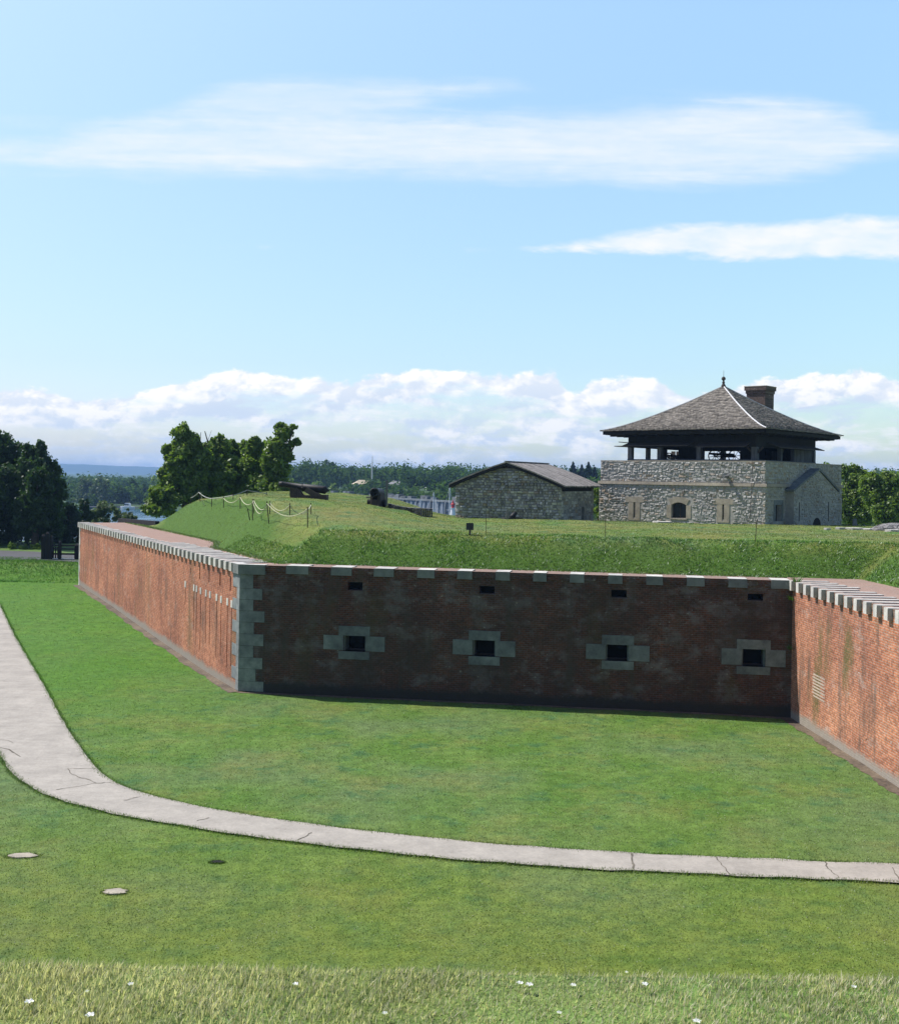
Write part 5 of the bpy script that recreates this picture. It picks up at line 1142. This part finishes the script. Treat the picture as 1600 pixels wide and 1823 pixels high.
def spruce(px, pt_, D, wpx, label):
    a = at(px, 850, D); z0 = float(FB(a.x, a.y)) if D > 220 else float(at(px, 905, D).z); h = at(px, pt_, D).z-z0; r = wpx*D/4000
    e = empty('spruce_tree', (a.x, a.y, z0), 0, label, 'tree', 'spruces behind the magazine'); Vs = []
    n = 2600; t = RNG.uniform(.0, 1, n)**.6; zz = h*(.45+.55*(1-t)); rr = r*t*(.75+.25*np.sin(zz/h*60))*RNG.uniform(.3, 1, n)**.5; an = RNG.uniform(0, 2*np.pi, n); p = np.stack([np.cos(an)*rr, np.sin(an)*rr, zz], 1)
    d = np.stack([np.cos(an), np.sin(an), -.35+0*an], 1); a2 = np.cross(d, RNG.normal(size=(n, 3))); a2 /= np.linalg.norm(a2, axis=1)[:, None]; s = .35*RNG.uniform(.6, 1.3, n)[:, None]
    V = np.stack([p-d*s, p+a2*s*.5, p+d*s, p-a2*s*.5], 1).reshape(-1, 3); npmesh('crown', V, np.arange(len(V)).reshape(-1, 4), leaf_spruce, e); MB().tube([(0,0,-.5),(0,0,h*.96)], [.25,.03], 6).build('trunk', bark_m, e)
for (px, pt_, wd, lab) in ((1019.5,822,30,'tallest spruce on the left behind the magazine roof'),(1035,827,26,'middle spruce of three behind the magazine roof'),(1047,822,32,'right-hand spruce nearest the tower'),(1058,831,24,'low spruce touching the tower silhouette')): spruce(px, pt_, 400, wd, lab)
# harbour wall of sheet piles
mb = MB(); a = Vector((-62, 436)); b = Vector((16, 296)); u = (b-a); L = u.length; u.normalize(); nv = Vector((-u.y, u.x)); k = 0; s = 0
if nv.y < 0: nv = -nv
hw = empty('harbour_wall', (a.x, a.y, -6), math.atan2(u.y, u.x), 'long blue-grey sheet-pile harbour wall across the water', 'wall')
mb = MB(); n = int(L/1.4)
for i in range(n): x = i*1.4; d = 0 if i % 2 else .35; mb.add([(x,-d,-1),(x+1.1,-d,-1),(x+1.4,-(.35-d),-1),(x,-d,8.2),(x+1.1,-d,8.2),(x+1.4,-(.35-d),8.2)], [(0,1,4,3),(1,2,5,4)])
mb.build('piles', mat('sheet_pile', col=(.17,.20,.23), rough=.7, vary=.3, vs=.4), hw)
mb = MB(); mb.box(-1, L+1, -.6, 1.2, 8.2, 8.7); 
for i in range(int(L/9)): mb.box(i*9, i*9+.5, -.75, -.38, -1, 8.19)
mb.build('cap_beam', stone_grey, hw)
mb = MB(); 
for i in range(40): x = random.uniform(2, L*.9); mb.box(x, x+random.uniform(1, 4), 2, 4, 8.3, 8.7+random.uniform(.3, 1.3))
tag(mb.build('stacked_dock_sections', stone_grey), 'pale dock sections and crates stored on top of the harbour wall', 'dock sections', kind='stuff'); o = bpy.data.objects['stacked_dock_sections']; o.location = hw.location; o.rotation_euler = hw.rotation_euler
def house(px, py, D, wpx, hpx, dp, wallm, roofm, label, rise=.5, rot=.3):
    a = at(px, py, D); s = D/2000; w, h = wpx*s, hpx*s; e = empty('house', a, rot, label, 'house'); MB().box(-w/2, w/2, -dp/2, dp/2, -4, h).build('wall', wallm, e)
    r = w*.25; mb = MB(); o_ = .5; mb.add([(-w/2-o_,-dp/2-o_,h),(w/2+o_,-dp/2-o_,h),(w/2+o_,dp/2+o_,h),(-w/2-o_,dp/2+o_,h),(-w/2+r,0,h+dp*rise*.55),(w/2-r,0,h+dp*rise*.55)], [(0,1,5,4),(1,2,5),(2,3,4,5),(3,0,4),(0,3,2,1)]); mb.build('roof', roofm, e)
    mb = MB(); 
    for k in range(3): x = -w/2+w*(k+.5)/3; mb.box(x-.5, x+.5, -dp/2-.05, -dp/2+.05, h*.35, h*.75)
    mb.build('window', void_m, e); return e
beige = mat('beige_roof', col=(.45,.38,.27), vary=.15, vs=.5); greyroof = mat('grey_roof', col=(.22,.22,.23), vary=.2, vs=.5)
house(648, 867, 455, 36, 5, 7, white_m, beige, 'cream house with a wide beige roof on the far bank beside the mast', .45, .25)
house(706, 867, 470, 22, 5, 6, white_m, greyroof, 'house with a purplish grey roof half hidden by trees on the far bank', .5, -.2)
house(765, 868, 440, 14, 5, 6, white_m, greyroof, 'tiny house glimpsed in the trees behind the boat masts', .4, .1)
house(268, 905, 468, 20, 6, 5, white_m, greyroof, 'small boathouse with a grey roof on a dock at the river edge', .7, .2)
p = at(268, 906, 464); e = empty('dock', (p.x-14, p.y, -6), .05, 'low dark dock reaching along the far shore under the boathouse', 'dock'); MB().box(-14, 24, -1.5, 1.5, .5, .9).build('deck', wood_grey, e); mb = MB()
for i in range(10): mb.box(-13+i*4, -12.7+i*4, -1.4, -1.1, -1, .49)
mb.build('piles', wood_dark, e)
# small motor cruisers at the dock, sailing boats, light tower, flagpole
def hull(mb, L, B, H, m=0):
    n = 9; vs = []
    for i in range(n):
        t = i/(n-1); w = B/2*(1-max(0, (t-.45)/.55)**2.2); x = -L/2+L*t; s = H*(.1*t*t)
        vs += [(x, -w, H+s), (x, -w*.7, 0), (x, w*.7, 0), (x, w, H+s)]
    fs = [(4*i+a, 4*i+4+a, 4*i+5+a, 4*i+1+a) for i in range(n-1) for a in range(3)]+[(4*i, 4*i+3, 4*i+7, 4*i+4) for i in range(n-1)]+[(0,1,2,3)]
    mb.add(vs, fs, m)
def cruiser(px, py, D, rz, label, L=8):
    p = at(px, py, D); e = empty('motor_boat', (p.x, p.y, -6), rz, label, 'boat', 'motor boats at the far shore'); mb = MB(); hull(mb, L, 2.6, 1.2); mb.build('hull', white_m, e); MB().box(-L*.25, L*.15, -.9, .9, 1.2, 2.6, 0, None, (.25,.15)).build('cabin', white_m, e); MB().box(-L*.2, L*.155, -.93, .93, 1.75, 2.15).build('window', void_m, e)
cruiser(274, 906, 458, .2, 'white boat moored at the boathouse dock'); cruiser(226, 906, 462, 2.9, 'white boat pulled up left of the dock', 6)
def sailboat(px, pt_, D, rz, label, L=9):
    p = at(px, 900, D); e = empty('sailing_boat', (p.x, p.y, -6), rz, label, 'boat', 'sailing boats in the harbour'); mb = MB(); hull(mb, L, 2.8, 1.3); mb.build('hull', white_m, e); MB().box(-2.2, 1.4, -.8, .8, 1.3, 1.9, 0, None, (.3,.15)).build('cabin', white_m, e)
    zt = at(px, pt_, D).z+6; mb = MB(); mb.tube([(.6,0,1.3),(.6,0,zt)], [.14,.09], 8); mb.tube([(.6,0,2.6),(-3,0,2.6)], .08, 6); mb.tube([(.6,-.9,zt*.55),(.6,.9,zt*.55)], .04, 5); mb.build('mast', white_m, e)
    mb = MB(); mb.tube([(.6,0,zt-.1),(L*.48,0,1.5)], .035, 4); mb.tube([(.6,0,zt-.1),(-L*.48,0,1.4)], .035, 4); mb.tube([(.6,-.9,zt*.55),(.6,-1.2,1.3)], .03, 4); mb.build('rigging', lead_m, e)
sailboat(768, 876, 285, .6, 'sailing boat whose short mast shows left of the masts by the magazine'); sailboat(776, 886, 292, 1.8, 'sailing boat with the lowest mast top, second from the left')
sailboat(797.5, 864, 275, 1.0, 'sailing boat with the tallest mast beside the little red and white light tower'); sailboat(745, 889, 300, .4, 'sailing boat with a faint short mast before the harbour wall')
p = at(805.5, 930, 262); s = 262/2000; zb_ = -6; e = empty('light_tower', (p.x, p.y, -6), 0, 'little white light tower with a red lantern, left of the magazine', 'lighthouse')
z = lambda py: at(805, py, 262).z+6
mb = MB(); lathe(mb, [(6*s, 0), (6*s, z(924)), (5.3*s, z(920)), (2.9*s, z(906)), (4.4*s, z(905)), (4.4*s, z(904)), (0, z(904))], n=8); mb.build('tower', white_m, e)
mb = MB(); lathe(mb, [(2.6*s, z(904)), (2.6*s, z(899)), (3.8*s, z(899)), (3.6*s, z(897.5)), (1.5*s, z(895)), (1.2*s, z(892.5)), (0, z(890))], n=8); mb.build('lantern', red_m, e)
p = at(662, 860, 430); e = MB().tube([(0,0,-8),(0,0,0),(0,0,at(662,830,430).z-p.z),(0,0,at(662,812,430).z-p.z)], [.32,.28,.2,.1], 8).build('flagpole', white_m); e.location = p; tag(e, 'tall slender white pole rising beside the beige house', 'pole')

# ------------------------------------------------------------------ sun, sky, air
EL = math.radians(52); az = math.atan2(-.928, .371); Sd = Vector((math.cos(EL)*math.sin(az), math.cos(EL)*math.cos(az), math.sin(EL)))
sl = bpy.data.lights.new('sun', 'SUN'); sl.energy = 4.3; sl.angle = math.radians(.5); sl.color = (1, .95, .87); so = bpy.data.objects.new('sun', sl); COL.objects.link(so); so.rotation_euler = Sd.to_track_quat('Z', 'Y').to_euler(); so.location = (-20, 10, 60)
W = bpy.data.worlds.new("World"); SC.world = W; W.use_nodes = True; t = NT(W.node_tree); bg = t.N['Background']; bg.inputs[1].default_value = .13
sk = t.n('ShaderNodeTexSky', sky_type='NISHITA'); sk.sun_disc = False; sk.sun_elevation = EL; sk.sun_rotation = az; sk.altitude = 50; sk.air_density = 1.0; sk.dust_density = 1.0; sk.ozone_density = 1.0
dirn = t.n('ShaderNodeTexCoord').outputs['Generated']; x, y, z = t.sep(dirn); ya = t.math('MAXIMUM', t.math('ABSOLUTE', y), .05)
u = t.math('DIVIDE', x, ya); v = t.math('DIVIDE', z, ya)          # direction as tangent coordinates
def curve(pts, lo=-.5, hi=.5):                                       # height (tan elevation) as a function of u; value*.5
    e = [((px-800)/F, (850+(px-800)*ROLL-py)/F) for px, py in pts]
    return t.math('MULTIPLY', t.ramp(t.mapr(u, lo, hi), [((a-lo)/(hi-lo), max(0, b)*2) for a, b in e]), .5)
p2 = t.comb(t.math('MULTIPLY', u, 1.0), t.math('MULTIPLY', v, 1.7), 0.0)
# low cumulus bank
n0 = None
top_c = curve([(-200,690),(0,688),(110,692),(190,690),(300,676),(400,655),(510,655),(620,668),(700,648),(800,645),(900,652),(985,655),(1015,688),(1060,668),(1120,658),(1200,680),(1300,684),(1380,665),(1440,648),(1520,642),(1600,664)])
n1 = t.noise(p2, 13, 9, .60, .15); n1b = t.noise(t.vmath('ADD', p2, (-.006, .012, 0)), 13, 9, .60, .15)
big = t.noise(t.comb(u, t.math('MULTIPLY', v, 2.6), 3.3), 7, 4, .55)
dtop = t.math('SUBTRACT', top_c, v)
dens = t.math('ADD', t.math('MULTIPLY', t.math('SUBTRACT', n1, .5), 1.0), t.mapr(dtop, -.010, .020, -.24, .30))
cum = t.mapr(dens, .0, .09, 0, 1, True)
low = t.noise(t.comb(t.math('MULTIPLY', u, 1.0), t.math('MULTIPLY', v, 4.5), 1.7), 15, 7, .6)
cum = t.math('MULTIPLY', cum, t.mapr(t.math('ADD', low, t.mapr(dtop, 0, .045, .25, 0)), .42, .60, .10, 1))
lit = t.mapr(t.math('SUBTRACT', n1, n1b), -.045, .055, 0, 1); lit = t.math('ADD', t.math('MULTIPLY', lit, .7), t.mapr(dtop, .0, .035, .45, .0), None, True)
ccol = t.mix(lit, (.67, .78, .94), (1.12, 1.10, 1.07))
hz = t.mapr(v, .0, .035, .55, 0, True)
# high streaks
def streak(top, bot, seed, soft=.012, amp=.02, op=.8, sx=2.2, sy=26, softb=None):
    nz = t.noise(t.comb(t.math('MULTIPLY', u, sx), t.math('MULTIPLY', v, sy), seed), 3.0, 6, .6, .4); nb = t.noise(t.comb(t.math('MULTIPLY', u, 9), t.math('MULTIPLY', v, 22), seed+5), 1.6, 6, .6)
    nf = t.noise(t.comb(t.math('MULTIPLY', u, 30), t.math('MULTIPLY', v, 110), seed+9), 1.0, 5, .65); w = t.math('MULTIPLY', t.math('SUBTRACT', t.math('ADD', t.math('MULTIPLY', nz, .5), t.math('ADD', t.math('MULTIPLY', nb, .32), t.math('MULTIPLY', nf, .18))), .5), amp)
    a = t.mapr(t.math('ADD', t.math('SUBTRACT', top, v), w), -soft, soft, 0, 1, True); b = t.mapr(t.math('ADD', t.math('SUBTRACT', v, bot), w), -(softb or soft), (softb or soft), 0, 1, True)
    return t.math('MULTIPLY', t.math('MULTIPLY', a, b), t.math('MULTIPLY', t.mapr(t.math('ADD', t.math('MULTIPLY', nz, .6), t.math('MULTIPLY', nf, .4)), .3, .62, .5, 1), op))
s1 = streak(curve([(-100,262),(0,258),(90,255),(170,225),(260,212),(420,205),(600,203),(800,205),(1000,205),(1150,192),(1300,182),(1430,190),(1500,205),(1560,235),(1700,262)]),
            curve([(-100,284),(0,286),(150,290),(300,300),(500,304),(700,304),(900,312),(1100,318),(1250,322),(1380,318),(1460,300),(1520,276),(1640,250)]), 1.1, .014, .045, .80)
s2 = streak(curve([(200,225),(300,196),(340,175),(400,155),(500,144),(600,145),(700,146),(800,148),(900,154),(1000,185)]), curve([(200,215),(300,205),(400,206),(550,206),(700,196),(760,175),(830,160),(900,152),(1000,140)]), 2.2, .011, .034, .58)
s3 = streak(curve([(900,455),(1000,440),(1060,425),(1120,412),(1200,402),(1300,402),(1400,396),(1480,392),(1540,390),(1640,396),(1700,400)]), curve([(900,440),(1000,442),(1100,448),(1200,452),(1300,458),(1400,460),(1500,455),(1640,458),(1700,460)]), 4.4, .006, .034, .95, 7, 16, .004)
scol = t.mix(t.mapr(t.noise(t.comb(t.math('MULTIPLY', u, 3), t.math('MULTIPLY', v, 30), 7.0), 2, 4, .6), .3, .7), (.80, .90, 1.0), (.97, .98, 1.0))
sf = t.mapr(y, -.2, .6, .45, 1.0); gr = t.mapr(v, .10, .42, .0, 1.0)
SKYB = t.mix(1.0, t.mix(1.0, sk.outputs[0], t.mix(gr, (.92, .98, 1.08), (1.42, 1.45, 1.50)), 'MULTIPLY'), t.comb(sf, sf, sf), 'MULTIPLY')
SKYB = t.mix(1.0, SKYB, t.mix(t.mapr(u, -.42, .42), (.86, .855, .97), (1.04, 1.10, 1.0)), 'MULTIPLY')
K = 1/.13
K *= .77
def sc(c): return t.mix(1.0, c, (K, K, K), 'MULTIPLY')
col = SKYB
col = t.mix(hz, col, sc((.74,.88,1.0)))
front = t.mapr(y, .0, .2)
for s_, cc in ((s2, scol), (s1, scol), (s3, (.98,.99,1.0)), (cum, ccol)): col = t.mix(t.math('MULTIPLY', s_, front), col, sc(cc) if isinstance(cc, bpy.types.NodeSocket) else tuple(q*K for q in cc))
t.put(bg.inputs[0], col)
hb = MB(); hb.box(-7800, 7800, -160, 7600, -9, 62)
def f_haze(t):
    v_ = t.n('ShaderNodeVolumePrincipled'); v_.inputs['Color'].default_value = (.33,.55,.92,1); v_.inputs['Density'].default_value = HAZE; v_.inputs['Anisotropy'].default_value = .1; v_.inputs['Emission Strength'].default_value = 0
    t.L.new(v_.outputs[0], t.N['Material Output'].inputs['Volume']); t.N.remove(t.b)
HAZE = .00019
tag(hb.build('haze', mat('haze_air', f_haze)), 'thin blue haze over the river and far ridge', 'haze', kind='stuff')
SC.view_settings.view_transform = 'Standard'; SC.view_settings.look = 'None'; SC.view_settings.gamma = 1; SC.view_settings.exposure = .42
SC.cycles.max_bounces = 5; SC.cycles.diffuse_bounces = 3; SC.cycles.glossy_bounces = 2; SC.cycles.transparent_max_bounces = 8; SC.cycles.volume_bounces = 0
